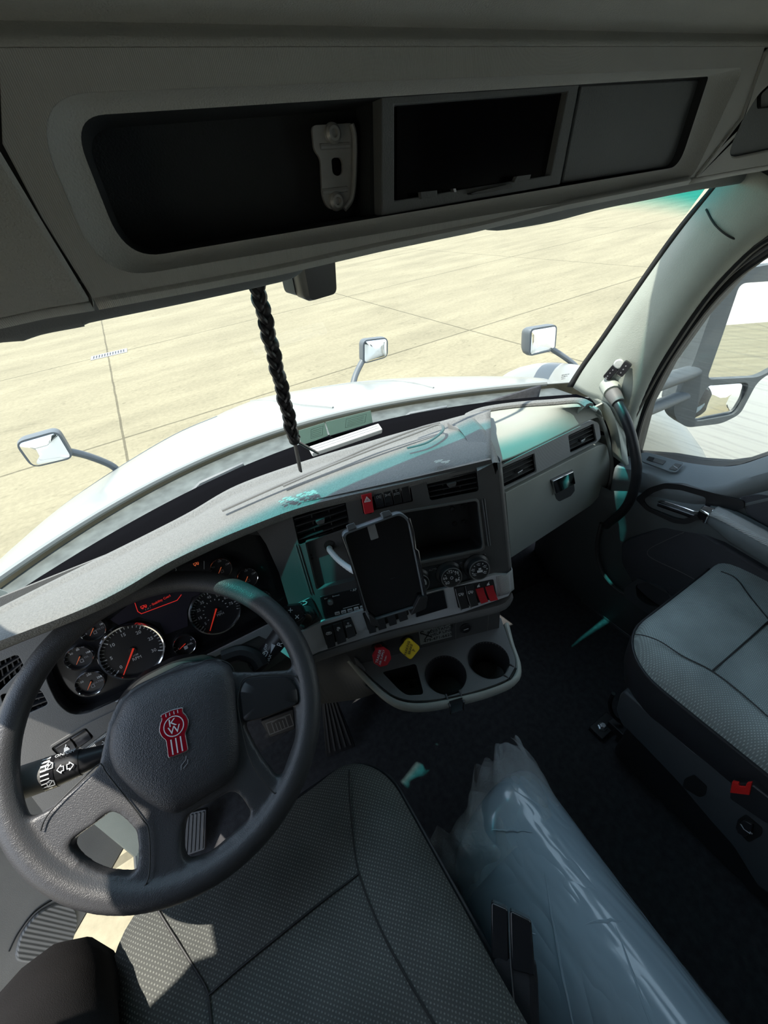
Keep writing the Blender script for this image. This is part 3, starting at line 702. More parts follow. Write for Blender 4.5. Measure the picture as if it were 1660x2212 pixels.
# cable hole and little screws in the bezel
u, v = FF.uv(712, 1184); bm = newbm(); lathe(bm, FF, [(.010, -.0125), (.010, -.0115), (.008, -.0115), (.008, -.013)], 20, u, v); obj('cable_hole', bm, M['inkblack'], DASH)
bm = newbm()
for x, y in ((673, 1200), (675, 1207), (754, 1259)):
    u, v = FF.uv(x, y, -.01); lathe(bm, FF, [(.0022, -.0122), (.002, -.0112), (.001, -.011)], 10, u, v)
obj('bezel_screw', bm, M['inkblack'], DASH)
bm = newbm()
for x, y in ((980, 1101), (985, 1134), (1005, 1130), (1003, 1096)):
    bm = newbm(); u, v = FF.uv(x, y, -.045); lathe(bm, FF, [(.005, -.0525), (.0045, -.0495), (.003, -.049)], 12, u, v); obj('bin_boss', bm, M['black'], DASH)

# radio
RAD = thing('radio', 'black car radio with round silver knob and small white buttons left of the tablet', 'radio', tuple(FF.at(780, 1295)))
bm = newbm(); plate(bm, FF, H_ra, (), .001, -.03); obj('radio_body', bm, M['blacks'], RAD, bev=.001)
u, v = FF.uv(714, 1298); bm = newbm(); lathe(bm, FF, [(.0055, .001), (.0055, .007), (.0045, .009), (.0, .0092)], 20, u, v, cap=False); obj('knob', bm, M['steel'], RAD)
for k in range(5):
    u, v = FF.uv(729+k*13.6, 1323.5-k*3.4); bm = newbm(); plate(bm, FF, rect(u-.0048, v-.0028, u+.0048, v+.0028, .0012), (), .0032, .0005); b_ = obj('preset_button', bm, M['print'], RAD)
    bm = newbm(); line(bm, FF, [(u-.003, v), (u+.003, v)], .0012, .0034); obj('number', bm, M['inkblack'], b_, smooth=False)
u, v = FF.uv(764, 1274); addb = newbm(); addme(addb, textmesh(FF, '\u2022 AP', .007, u, v, .0015)); 
u, v = FF.uv(726, 1286); addme(addb, textmesh(FF, 'Bluetooth', .0035, u, v, .0015)); u, v = FF.uv(704, 1292); addme(addb, textmesh(FF, 'Band', .0028, u, v, .0015))
u, v = FF.uv(748, 1311); line(addb, FF, [(u-.006, v-.001), (u+.026, v)], .0009, .0015)
obj('printing', addb, M['print'], RAD, smooth=False)

# climate panel
CLI = thing('climate_panel', 'black climate control panel with three round dials right of the tablet', 'climate control', tuple(FF.at(1000, 1235)))
bm = newbm(); plate(bm, FF, H_cl, (), .001, -.02); obj('panel', bm, M['blacks'], CLI, bev=.001)
def dial(px, r, txt):
    u, v = FF.uv(*px, .012)
    bm = newbm(); lathe(bm, FF, [(r*1.28, .0005), (r*1.25, .003), (r*1.05, .006), (r, .016), (r*.94, .019), (r*.9, .0185), (0.0001, .0175)], 36, u, v); k = obj('dial_knob', bm, M['black'], CLI)
    bm = newbm(); lathe(bm, FF, [(r*.99, .0185), (r*.95, .0195), (r*.90, .0188)], 36, u, v, cap=False); obj('ring', bm, M['dash_mid'], k, recalc=False)
    bm = newbm()
    if txt == 't':
        for s_, a in (('60', 222), ('66', 170), ('72', 95), ('78', 35), ('84', -35)):
            addme(bm, textmesh(FF, s_, r*.42, u+math.cos(math.radians(a))*r*.62, v+math.sin(math.radians(a))*r*.62, .0188))
        for a in (196, 145, 120, 70, 55, 10, -10): line(bm, FF, [(u+math.cos(math.radians(a))*r*.66, v+math.sin(math.radians(a))*r*.66), (u+math.cos(math.radians(a))*r*.72, v+math.sin(math.radians(a))*r*.72)], r*.07, .0188)
        line(bm, FF, circ(u, v, r*.13, 8), r*.05, .0188, closed=True)
    elif txt == 'm':
        for a in (215, 165, 92, 25, -35): symbol(bm, FF.sub(u+math.cos(math.radians(a))*r*.6, v+math.sin(math.radians(a))*r*.6, .0182), 0, 0, r*.2, 'fan')
        for a in (190, 130, 60, 0): line(bm, FF, [(u+math.cos(math.radians(a))*r*.66, v+math.sin(math.radians(a))*r*.66), (u+math.cos(math.radians(a))*r*.74, v+math.sin(math.radians(a))*r*.74)], r*.08, .0188)
        line(bm, FF, [(u-r*.18, v-r*.08), (u+r*.2, v-r*.1)], r*.22, .0188); line(bm, FF, [(u-r*.05, v+r*.15), (u+r*.1, v+r*.15)], r*.16, .0188)
    else:
        line(bm, FF, circ(u, v, r*.6, 14, -.3, 2.2, False), r*.16, .0188)
    obj('marking', bm, M['print'], k, smooth=False)
dial((906, 1258), .0195, 'f'); dial((974, 1245), .0215, 't'); dial((1034, 1229), .0215, 'm')
bm = newbm(); u, v = FF.uv(935, 1230); addme(bm, textmesh(FF, 'AUTO', .0058, u, v, .0015)); u, v = FF.uv(996, 1222); addme(bm, textmesh(FF, 'MAX', .0042, u, v, .0015))
symbol(bm, FF.sub(*FF.uv(996, 1216), .001), 0, 0, .0028, 'fan'); obj('printing', bm, M['printdim'], CLI, smooth=False)

# --- silver switch strip under the stack
SO = .008
st = FF.px([(592, 1397), (690, 1346), (790, 1316), (905, 1284), (1000, 1262), (1072, 1241)], SO)
stb = FF.px([(1102, 1238), (1106, 1278), (1088, 1301)], SO)
stl = FF.px([(1000, 1323), (840, 1362), (690, 1408), (640, 1432)], SO)
bm = newbm(); plate(bm, FF, st+rnd(stb, [.004, .012, 0])[0:14]+stl, (), SO, -.02)
obj('switch_strip', bm, M['silver'], DASH, bev=.003)
bm = newbm(); a = [FF.at(x, y, SO) for x, y in [(636, 1434), (690, 1410), (840, 1364), (1000, 1325), (1085, 1303), (1106, 1280)]]
rr = []
for p in resample(spl(a, 6), 40): rr.append([p+FF.N*.003, p+FF.N*.006-FF.V*.008, p+FF.N*.002-FF.V*.017, p-FF.N*.03-FF.V*.022, p-FF.N*.03, p-FF.N*.005])
loft(bm, rr); obj('strip_edge', bm, M['dash_mid'], DASH, ang=50)
# right dotted end of the strip, wrapping the corner
bm = newbm(); rr = []
for k in range(6):
    t = k/5; e = FF.at(1102+4*t, 1238+42*t, SO); rr.append([e+FF.N*.0005-FF.H*.030, e+FF.N*.001-FF.H*.008, e+Vector((.010, .004, 0)), e+Vector((.018, .016, 0)), e+Vector((.020, .06, 0)), e+Vector((.022, .16, 0))])
sheet(bm, rr); obj('strip_corner', bm, M['silverrib'], DASH, ang=60, solid=.002)
# three black rockers
bm = newbm(); P = rnd(FF.px([(693, 1352), (758, 1332), (772, 1369), (706, 1394)], SO), .003); plate(bm, FF, P, (), SO+.001, SO-.01); obj('switch_bank', bm, M['inkblack'], DASH)
def rocker(px, m, sym, smat='print', chrome=False, wedge=.009, nm='rocker_switch', sv=.33, sc=.0052):
    G = FF.sub(0, 0, SO)
    s = switch(G, px, DASH, m, sym, smat, .003, wedge, sc, sv, nm)
    if chrome:
        P = [Vector(p) for p in G.px(px)]; bm = newbm()
        tube(bm, [G.p(P[0].x, P[0].y, .004), G.p(*(P[0].lerp(P[3], .45)), .004), G.p(P[3].x, P[3].y, .014)], .0009, 6); obj('chrome_edge', bm, M['chrome'], s)
rocker([(697, 1355), (717, 1349), (725, 1388), (708, 1394)], 'black', 'engine')
rocker([(719, 1348), (738, 1342), (748, 1378), (729, 1385)], 'black', 'gauge')
rocker([(741, 1341), (759, 1335), (768, 1366), (751, 1373)], 'black', 'bed')
bm = newbm(); P = rnd(FF.px([(783, 1324), (878, 1296), (884, 1327), (796, 1362)], SO), .003); plate(bm, FF, P, (), SO+.001, SO-.01); obj('switch_bank', bm, M['inkblack'], DASH)
for k, px in enumerate(([(788, 1326), (806, 1320), (812, 1358), (797, 1362)], [(809, 1320), (827, 1315), (834, 1350), (817, 1355)], [(832, 1314), (850, 1308), (856, 1341), (840, 1346)], [(854, 1307), (872, 1302), (880, 1331), (862, 1337)])):
    rocker(px, 'black', 'dot')
bm = newbm(); P = FF.px([(897, 1291), (958, 1274), (966, 1312), (899, 1332)], SO); plate(bm, FF, rnd([tuple(Vector(p)+(Vector(p)-Vector(FF.uv(930, 1302, SO)))*.06) for p in P], .003), (), SO+.0015, SO-.005); sd = obj('small_display', bm, M['steel'], DASH)
bm = newbm(); plate(bm, FF, rnd(P, .002), (), SO+.0025, SO); obj('display_glass', bm, M['screen'], sd)
bm = newbm(); P = rnd(FF.px([(980, 1268), (1066, 1251), (1074, 1291), (990, 1313)], SO), .003); plate(bm, FF, P, (), SO+.001, SO-.01); obj('switch_bank', bm, M['inkblack'], DASH)
rocker([(983, 1270), (1002, 1265), (1010, 1306), (992, 1311)], 'black', 'truck', 'print', True)
rocker([(1004, 1265), (1022, 1261), (1030, 1301), (1013, 1306)], 'black', 'truck', 'print', True)
for px, s0 in (([(1027, 1272), (1044, 1268), (1051, 1294), (1036, 1299)], (1034, 1265)), ([(1048, 1267), (1065, 1263), (1072, 1290), (1056, 1294)], (1055, 1261))):
    rocker(px, 'red', None, wedge=.008, nm='red_switch')
    bm = newbm(); u, v = FF.uv(*s0, SO+.002); symbol(bm, FF.sub(u, v, SO+.002), 0, 0, .0042, 'rocker'); obj('symbol', bm, M['print'], DASH, smooth=False)

# --- recessed lower panel with the brake valves, sticker and outlet
FLp = Fr(FF.at(900, 1400, -.035), 19, 12)
def lp(x, y): return FLp.uv(x, y)
lo = [lp(*p) for p in [(735, 1392), (840, 1355), (1000, 1318), (1082, 1298)]]+rnd([lp(1078, 1372), lp(1000, 1385)], 0)+[lp(905, 1400), lp(860, 1440), (lp(790, 1470))]
bm = newbm(); plate(bm, FLp, lo, (), 0, -.01); obj('lower_panel', bm, M['dash_dark'], DASH)
bm = newbm(); P = rnd([lp(985, 1345), lp(1056, 1325), lp(1053, 1368), lp(985, 1385)], .005); line(bm, FLp, P, .0012, 0.0005, closed=True); obj('panel_outline', bm, M['dash_mid'], DASH, smooth=False)
u, v = lp(1006, 1356); bm = newbm(); lathe(bm, FLp, [(.013, .0), (.013, .003), (.011, .004), (.0105, .002), (0.0001, .002)], 24, u, v); ou = obj('power_outlet_cap', bm, M['black'], DASH)
bm = newbm(); line(bm, FLp, [(u-.005, v-.002), (u+.005, v-.001)], .0018, .0035); obj('mark', bm, M['print'], ou, smooth=False)
# sticker
sp_ = FLp.px([(904, 1360), (972, 1342), (977, 1375), (909, 1393)], .001)
STK = thing('assistance_sticker', 'small grey sticker reading ROAD ASSISTANCE HELP LINE below the switch strip', 'sticker', tuple(FLp.at(940, 1390)))
bm = newbm(); plate(bm, FLp, sp_, (), .0012, .0002); obj('sticker_sheet', bm, M['stickerg'], STK, smooth=False)
A, B = Vector(sp_[0]), Vector(sp_[1]); rl = math.degrees(math.atan2((B-A).y, (B-A).x)); w_ = (B-A).length; h_ = (Vector(sp_[3])-A).length
Gs = FLp.sub(A.x, A.y, .0013, rl)
bm = newbm()
for s_, sz, u, v in (('ROAD', .16, .68, .13), ('ASSISTANCE', .16, .67, .34), ('HELP LINE', .16, .69, .56), ('479-471-6625', .17, .57, .84)):
    addme(bm, textmesh(Gs, s_, h_*sz*1.45, w_*u, -h_*v, .0002, sx=1.05))
line(bm, Gs, [(w_*.08, -h_*.28), (w_*.38, -h_*.68)], h_*.06, .0002); line(bm, Gs, [(w_*.40, -h_*.2), (w_*.15, -h_*.72)], h_*.05, .0002)
line(bm, Gs, circ(w_*.10, -h_*.24, h_*.08, 9, 0.5, 5.2, False), h_*.05, .0002)
obj('lettering', bm, M['inkblack'], STK, smooth=False)
# brake valve knobs
def valve(hole, head, mt, n, r, label, txt, rot):
    t = thing('brake_valve_knob', label, 'knob', tuple(FLp.at(*hole)))
    b0 = FLp.at(*hole); 
    ray_ = FLp.at(head[0], head[1], .055)
    ax = (ray_-b0).normalized()
    bm = newbm(); u, v = FLp.uv(*hole); lathe(bm, FLp, [(.014, .0), (.0135, .004), (.010, .005), (.010, .001)], 20, u, v); obj('collar', bm, M['inkblack'], t)
    bm = newbm(); tube(bm, [b0-ax*.005, b0+ax*.02, b0+(ray_-b0)*.95], [.008, .0085, .0095], 16); obj('stem', bm, M[mt], t)
    G = Fr((0, 0, 0), 0, 0); G.P = ray_; nn = (-ray_).normalized()*.55 + ax*.6; nn.normalize(); G.N = nn
    G.H = FLp.H - nn*FLp.H.dot(nn); G.H.normalize(); G.V = nn.cross(G.H)
    G = G.sub(0, 0, 0, rot)
    c_ = rnd(circ(0, 0, r, n), r*.12 if n == 8 else r*.3)
    bm = newbm(); loft(bm, [[G.p(a*.9, b*.9, -.007) for a, b in c_], [G.p(a, b, -.005) for a, b in c_], [G.p(a, b, .002) for a, b in c_], [G.p(a*.93, b*.93, .004) for a, b in c_]]); hd = obj('knob_head', bm, M[mt], t)
    bm = newbm(); T = G.sub(0, 0, .0042, 60-rot)
    for s_, sz, v in txt: addme(bm, textmesh(T, s_, r*sz, 0, v*r, .0003))
    obj('lettering', bm, M['inkblack' if mt == 'yellow' else 'print'], hd, smooth=False)
valve((817, 1396), (825, 1419), 'red', 8, .0195, 'red octagonal trailer air supply knob below the switch strip', (('TRAILER', .36, .35), ('AIR SUPPLY', .30, 0), ('PUSH', .22, -.4)), 22)
valve((880, 1383), (885, 1401), 'yellow', 4, .0225, 'yellow diamond shaped parking brake knob below the switch strip', (('PARKING', .30, .22), ('BRAKE', .30, -.08), ('P', .4, -.42)), -8)

# --- tray with cup holders
TZ = -.80
def tz(x, y): p = atz(x, y, TZ); return (p.x, p.y)
FT = Fr((0, 0, TZ), 0, 90)
trayp = [tz(1083, 1335), tz(1100, 1385), tz(1116, 1428), tz(1108, 1462), tz(1060, 1483), tz(1000, 1500), tz(930, 1513), tz(880, 1513), tz(845, 1500), tz(800, 1462), tz(745, 1405), tz(800, 1370), tz(940, 1310)]
tro = rnd(trayp, [.0, .01, .015, .02, .03, .03, .03, .03, .03, .02, .01, .0, 0])
cup1 = Vector(tz(963, 1457)); cup2 = Vector(tz(1056, 1425))
bin_ = rnd([tz(826, 1452), tz(899, 1433), tz(916, 1500), tz(880, 1502), tz(865, 1492)], [.005, .008, .008, .01, .01])
def notch(c, px, w):
    e = Vector(tz(*px)); d = (e-c).normalized(); n_ = Vector((-d.y, d.x))*w/2; a0 = math.atan2(d.y, d.x)
    da = math.asin(w/2/.0425)
    return circ(c.x, c.y, .0425, 36, a0+da, a0+2*PI-da, False)+[tuple(e-n_-d*.0), tuple(e+n_)]
h1 = notch(cup1, (980, 1500), .026); h2 = notch(cup2, (1096, 1447), .026)
bm = newbm(); plate(bm, FT, tro, [h1, h2, bin_], 0, -.008)
TR = thing('cup_holder_tray', 'grey tray with two round cup holders and a small bin under the centre stack', 'cup holder', (cup1.x, cup1.y, TZ-.1))
obj('tray_top', bm, M['dash_mid'], TR, bev=.002)
for c, e in ((cup1, (980, 1500)), (cup2, (1096, 1447))):
    bm = newbm(); G = Fr((c.x, c.y, TZ), 0, 90)
    lathe(bm, G, [(.0425, .0015), (.0425, -.004), (.039, -.012), (.037, -.03), (.036, -.032), (.034, -.065), (.0001, -.067)], 40, cap=False); cupo = obj('cup_holder', bm, M['black'], TR, recalc=False)
    bm = newbm(); E = Vector(tz(*e)); d = (E-c).normalized(); n_ = Vector((-d.y, d.x))*.0135; s_ = c+d*.036; e2 = E+d*.018
    ring = lambda p, z, w=1: [Vector((p.x-n_.x*w, p.y-n_.y*w, TZ+z+.004)), Vector((p.x-n_.x*w, p.y-n_.y*w, TZ+z)), Vector((p.x+n_.x*w, p.y+n_.y*w, TZ+z)), Vector((p.x+n_.x*w, p.y+n_.y*w, TZ+z+.004))]
    loft(bm, [ring(s_, -.022, .9), ring(s_.lerp(e2, .5), -.010), ring(e2-d*.006, -.0015), ring(e2, -.012), ring(e2+d*.0015, -.034, .85)]); obj('notch_clip', bm, M['blacks'], cupo)
    for s2 in (-1, 1):
        bm = newbm(); a = c+d*.040+n_*s2*1.05; b = e2+n_*s2*1.05
        tube(bm, [(a.x, a.y, TZ+.001), (b.x, b.y, TZ-.004), (b.x+d.x*.003, b.y+d.y*.003, TZ-.03)], .0022, 8); obj('clip_rail', bm, M['black'], cupo)
bm = newbm(); pocket(bm, FT, bin_, -.001, .05, .12); obj('small_bin', bm, M['black'], TR, recalc=False)
u, v = FT.uv(890, 1480, -.05); bm = newbm(); lathe(bm, FT, [(.006, -.05), (.006, -.045), (.004, -.045), (.004, -.049)], 14, u, v); obj('bin_screw', bm, M['blacks'], TR)
# lip round the front
le = resample(spl([Vector((*tz(*p), TZ)) for p in [(1094, 1345), (1104, 1385), (1119, 1430), (1112, 1464), (1062, 1488), (1000, 1505), (930, 1519), (878, 1519), (838, 1503), (795, 1465), (755, 1420), (715, 1385)]], 6), 60)
rr = []
cc = Vector((.26, .50, TZ))
for i, p in enumerate(le):
    d = (p-cc); d.z = 0; d.normalize(); k = 1.0
    rr.append([p-d*.004+Vector((0, 0, -.004)), p+Vector((0, 0, .001)), p+d*.005+Vector((0, 0, -.001)), p+d*.008+Vector((0, 0, -.010)), p+d*.004+Vector((0, 0, -.026)), p-d*.003+Vector((0, 0, -.030)), p-d*.007+Vector((0, 0, -.030)), p-d*.008+Vector((0, 0, -.012))])
bm = newbm(); loft(bm, rr); obj('tray_lip', bm, M['dash_light'], TR, ang=50)
# console body down from the tray and left flank
bm = newbm(); rr = []
base = [p for p in le]
for k, (sc_, dz) in enumerate(((1.0, -.027), (.95, -.072), (.62, -.16), (.42, -.30), (.36, -.54))):
    rr.append([cc+(p-cc)*sc_+Vector((0.0, .045*k, dz)) for p in base])
loft(bm, rr, False); obj('console_body', bm, M['dash_dark'], TR, ang=60, solid=.003)
bm = newbm()
fl = [[atz(x, y, z) for x, y, z in r] for r in (
    [(640, 1438, -.74), (700, 1412, -.74), (745, 1398, -.76), (800, 1462, -.81)],
    [(655, 1470, -.86), (690, 1455, -.86), (740, 1450, -.86), (790, 1480, -.86)],
    [(690, 1520, -.98), (730, 1515, -.98), (775, 1508, -.98), (812, 1496, -.96)])]
sheet(bm, [resample(spl(r, 6), 16) for r in fl]); obj('console_flank', bm, M['dash_mid'], TR, ang=60, solid=.004)

# --- instrument panel
bm = newbm()
outer = [FD.uv(x, y) for x, y in []]
Fo = [(-.27, .175), (.36, .175), (.36, -.10), (.30, -.16), (-.10, -.20), (-.27, -.27)]
hole_px = [(103, 1478), (126, 1523), (156, 1545), (192, 1541), (270, 1506), (430, 1428), (578, 1354), (640, 1325), (650, 1240), (590, 1160), (500, 1150), (440, 1162), (350, 1200), (200, 1285), (112, 1365), (90, 1425)]
hp = rnd(FD.px(hole_px), .014, 3)
V1_ = [(-20, 1438), (38, 1413), (52, 1440), (-8, 1500)]; V2_ = [(0, 1500), (88, 1490), (105, 1522), (20, 1560)]
plate(bm, FD, Fo, [hp, rnd(FD.px(V1_), .006), rnd(FD.px(V2_), .006)], 0, -.01); obj('driver_fascia', bm, M['dash_mid'], DASH, bev=.002)
CLU = thing('instrument_cluster', 'black instrument cluster with chrome ringed gauges behind the steering wheel', 'instrument cluster', tuple(FC.p(0, -.09, 0)))
bm = newbm(); loft(bm, [[FD.p(u, v, -.002) for u, v in hp], [FC.p(*((Vector((u, v))*1.0)), .0) for u, v in hp]], True, False); obj('binnacle_wall', bm, M['black'], CLU, recalc=False)
bm = newbm(); plate(bm, FC, hp, (), 0.0, -.004); obj('cluster_panel', bm, M['blacks'], CLU)
# trim strip under the cluster
bm = newbm(); plate(bm, FD, FD.px([(248, 1517), (430, 1424), (578, 1350), (612, 1334), (640, 1350), (660, 1400), (612, 1398), (560, 1374), (480, 1412), (270, 1513)], .004), (), .004, -.001); obj('silver_trim', bm, M['silver'], DASH, bev=.001)
def gauge(px, r, kind, txt=()):
    u, v = FC.uv(*px); G = FC.sub(u, v, 0, -4)
    bm = newbm(); lathe(bm, G, [(r*1.02, .001), (r*1.04, .006), (r*1.0, .010), (r*.955, .009), (r*.93, .003)], 56, cap=False); g = obj('gauge', bm, M['chrome'], CLU, recalc=False)
    bm = newbm(); plate(bm, G, circ(0, 0, r*.97, 48), (), .002, .0); obj('dial_face', bm, M['dial'], g)
    bm = newbm()
    if kind == 'rpm':
        a0, a1, nn = 218, -28, 30; lab = {0: '0', 5: '5', 10: '10', 15: '15', 20: '20', 25: '25', 30: '30'}
    elif kind == 'mph':
        a0, a1, nn = 222, -20, 32; lab = {1: '5', 5: '15', 9: '25', 13: '35', 17: '45', 21: '55', 25: '65', 29: '75'}
    else: a0, a1, nn = 200, 10, 8; lab = txt
    for i in range(nn+1):
        a = math.radians(a0+(a1-a0)*i/nn); big = i in lab
        r0 = .80 if big else .84
        line(bm, G, [(math.cos(a)*r*r0, math.sin(a)*r*r0), (math.cos(a)*r*.91, math.sin(a)*r*.91)], r*(.035 if big else .018) * (1 if kind in ('rpm', 'mph') else 1.5), .0022)
        if big and lab[i]: addme(bm, textmesh(G, lab[i], r*(.17 if kind in ('rpm', 'mph') else .24), math.cos(a)*r*.66, math.sin(a)*r*.66, .0022))
    obj('scale', bm, M['print'], g, smooth=False)
    bm = newbm()
    if kind == 'rpm': addme(bm, textmesh(G, 'RPM', r*.16, r*.02, -r*.33, .0022)); addme(bm, textmesh(G, 'x100', r*.09, r*.02, -r*.20, .0022))
    if kind == 'mph':
        addme(bm, textmesh(G, 'MPH', r*.15, r*.12, -r*.24, .0022)); addme(bm, textmesh(G, 'km/h', r*.09, r*.12, -r*.12, .0022))
        for i in range(12): a = math.radians(215-i*20); line(bm, G, [(math.cos(a)*r*.46, math.sin(a)*r*.46), (math.cos(a)*r*.50, math.sin(a)*r*.50)], r*.03, .0022)
    if kind in ('FUEL', 'VOLTS', 'OIL', 'WATER', 'AIR'):
        if kind != 'AIR': addme(bm, textmesh(G, kind, r*.23, r*.42, -r*.22, .0022))
        line(bm, G, [(-r*.1, -r*.5), (r*.12, -r*.5), (r*.12, -r*.25), (-r*.1, -r*.25)], r*.06, .0022, closed=True)
    if kind in ('FUEL',): plate(bm, G, rect(-r*.18, -r*.55, r*.08, -r*.22), (), .003, .0022)
    if len(bm.verts): obj('lettering', bm, M['print' if kind in ('rpm', 'mph', 'FUEL') else 'printdim'], g, smooth=False)
    else: bm.free()
    na = math.radians({'rpm': 232, 'mph': 236, 'FUEL': 205}.get(kind, 230))
    L1 = r*(.88 if kind in ('rpm', 'mph') else .62)
    bm = newbm(); d = Vector((math.cos(na), math.sin(na))); nn_ = Vector((-d.y, d.x))*r*.022
    plate(bm, G, [tuple(-d*r*.10-nn_*1.4), tuple(d*L1-nn_*.6), tuple(d*L1+nn_*.6), tuple(-d*r*.10+nn_*1.4)], (), .0052, .0042); obj('needle', bm, M['needle'] if kind in ('rpm', 'mph', 'FUEL') else M['orangeled'], g, smooth=False)
    bm = newbm(); lathe(bm, G, [(r*.13, .002), (r*.12, .004), (0.0001, .0042)], 20, cap=True); obj('hub', bm, M['inkblack'], g)
gauge((287, 1404), .0535, 'rpm'); gauge((466, 1318), .0475, 'mph')
gauge((399, 1390), .0205, 'FUEL', {0: 'E', 8: 'F'}); gauge((202, 1357), .0205, 'VOLTS', {0: '8', 8: '18'}); gauge((173, 1418), .0215, 'OIL', {3: '60', 5: '80', 8: '100'})
gauge((197, 1472), .0225, 'WATER', {2: '150', 5: '200', 8: '250'}); gauge((477, 1226), .0205, 'AIR', {2: '60', 5: '100', 8: '150'}); gauge((534, 1246), .0205, 'AIR', {5: '100', 8: '150'}); gauge((566, 1291), .018, 'AIR', {})
bm = newbm(); plate(bm, FC, FC.px([(238, 1338), (291, 1296), (440, 1255), (445, 1275), (415, 1290), (404, 1319), (406, 1352), (358, 1370), (346, 1345), (300, 1332), (258, 1350)]), (), .0015, 0); obj('message_display', bm, M['lcd'], CLU)
bm = newbm(); line(bm, FC, FC.px([(292, 1302), (298, 1320), (306, 1325), (383, 1296), (392, 1284)]), .0012, .0018)
symbol(bm, FC.sub(*FC.uv(311, 1309), .0014), 0, 0, .005, 'truck'); u, v = FC.uv(346, 1297); addme(bm, textmesh(FC, '\u2013 Stability Cntrl', .0062, u, v, .0018, roll=3)); obj('display_message', bm, M['redled'], CLU, smooth=False)
bm = newbm(); u, v = FC.uv(320, 1314); addme(bm, textmesh(FC, '1 of 1', .0045, u, v, .0018)); line(bm, FC, FC.px([(441, 1212), (441, 1229)]), .0008, .0006); line(bm, FC, rnd(FC.px([(353, 1234), (360, 1224), (377, 1222), (382, 1232)]), .002), .0006, .0006); obj('display_text', bm, M['print'], CLU, smooth=False)
bm = newbm(); symbol(bm, FC.sub(*FC.uv(424, 1217), .0005), 0, 0, .0048, 'truck'); obj('warning_lamp', bm, M['orangeled'], CLU, smooth=False)

# left vents, switch recess and rotary knob pod
vent(FD, V1_, DASH, 2, 5, None)
vent(FD, V2_, DASH, 3, 4, None)
P = rnd(FD.px([(111, 1614), (186, 1569), (204, 1590), (136, 1640)]), .005)
bm = newbm(); plate(bm, FD, rnd(FD.px([(106, 1612), (188, 1562), (300, 1508), (308, 1520), (215, 1590), (136, 1648)]), .006), [P], .003, -.001); obj('switch_frame', bm, M['dash_mid'], DASH, bev=.001)
bm = newbm(); plate(bm, FD, P, (), .001, -.003); obj('switch_bank', bm, M['inkblack'], DASH)
switch(FD.sub(0, 0, .001), [(120, 1615), (152, 1595), (166, 1612), (136, 1634)], DASH, 'black', 'rocker', 'print', .003, .002, .0065, .5)
switch(FD.sub(0, 0, .001), [(154, 1594), (185, 1574), (200, 1592), (170, 1611)], DASH, 'blacks', None, 'print', .002, .003)
bm = newbm(); plate(bm, FD, FD.px([(140, 1648), (240, 1575), (250, 1592), (165, 1665)], .002), (), .002, -.002); obj('silver_trim', bm, M['silverrib'], DASH)
switch(FD.sub(0, 0, .002), [(205, 1604), (245, 1582), (252, 1600), (212, 1622)], DASH, 'black', 'sunny', 'print', .002, .002, .006, .5)
# rotary knob and retarder lever pod left of the radio
bm = newbm(); plate(bm, FF, rnd(FF.px([(632, 1308), (672, 1289), (692, 1330), (655, 1362)], .003), .006), (), .004, -.004); obj('knob_pod', bm, M['black'], DASH, bev=.001)
KN = thing('rotary_selector', 'round black rotary selector knob beside the radio', 'knob', tuple(FF.at(664, 1340)))
u, v = FF.uv(660, 1327, .004); bm = newbm(); lathe(bm, FF, [(.019, .004), (.018, .007), (.0145, .009), (.0135, .020), (.0125, .022), (.011, .021), (.0001, .020)], 32, u, v); obj('knob_body', bm, M['black'], KN)
bm = newbm(); u2, v2 = FF.uv(657, 1303, .004); line(bm, FF, [(u2-.006, v2-.003), (u2+.003, v2-.002), (u2+.006, v2+.001), (u2+.003, v2+.004), (u2-.001, v2+.004)], .0016, .0045); obj('arrow_mark', bm, M['print'], KN, smooth=False)
# lower fascia under the silver trim (knee panel)
bm = newbm(); a0_ = [FD.p(u, v, 0) for u, v in ((-.27, -.2), (-.12, -.2), (.05, -.185), (.2, -.17), (.36, -.155))]
sheet(bm, [[p for p in a0_], [p+Vector((0, .02, -.08)) for p in a0_], [p+Vector((0, .09, -.20)) for p in a0_], [p+Vector((0, .18, -.30)) for p in a0_]]); obj('knee_panel', bm, M['dash_dark'], DASH, ang=60, solid=.004)

# --- passenger side of the dashboard
ridge = [atz(x, y, -.475) for x, y in [(1022, 905), (1060, 892), (1130, 882), (1200, 877), (1260, 873), (1285, 884)]]
vtop = [FG.at(x, y) for x, y in [(1072, 1001), (1110, 988), (1170, 960), (1230, 930), (1285, 903), (1303, 905)]]
ridge = resample(spl(ridge, 6), 40); vtop = resample(spl(vtop, 6), 40)
rows = []
for a, b in zip(ridge, vtop):
    rows.append([a+Vector((0, .08, -.09)), a+Vector((0, .035, -.015)), a+Vector((0, .02, .003)), a, a+Vector((0, -.006, -.004)), a.lerp(b, .33)+Vector((0, -.0, .010)), a.lerp(b, .66)+Vector((0, -.0, .010)), b+Vector((0, .002, .004)), b])
bm = newbm(); sheet(bm, rows); obj('passenger_pad', bm, M['dash_light'], DASH, ang=60, solid=.003)
bm = newbm(); q = [a+Vector((0, .015, .004)) for a in ridge]; tube(bm, [atz(x, y, -.452) for x, y in ((1010, 912),)]+q, .012, 8, flat=.6); obj('pad_ridge', bm, M['dash_top'], DASH)
# dashboard edge left of the passenger recess
bm = newbm(); el = resample(spl([atz(x, y, -.43) for x, y in ((1022, 905), (1045, 930), (1062, 960), (1076, 1001))], 6), 14)
sheet(bm, [[p+Vector((-.05, 0, .004)), p+Vector((-.01, 0, .006)), p+Vector((.004, 0, 0)), p+Vector((.03, .02, -.06))] for p in el]); obj('pad_shoulder', bm, M['dash_top'], DASH, ang=60)
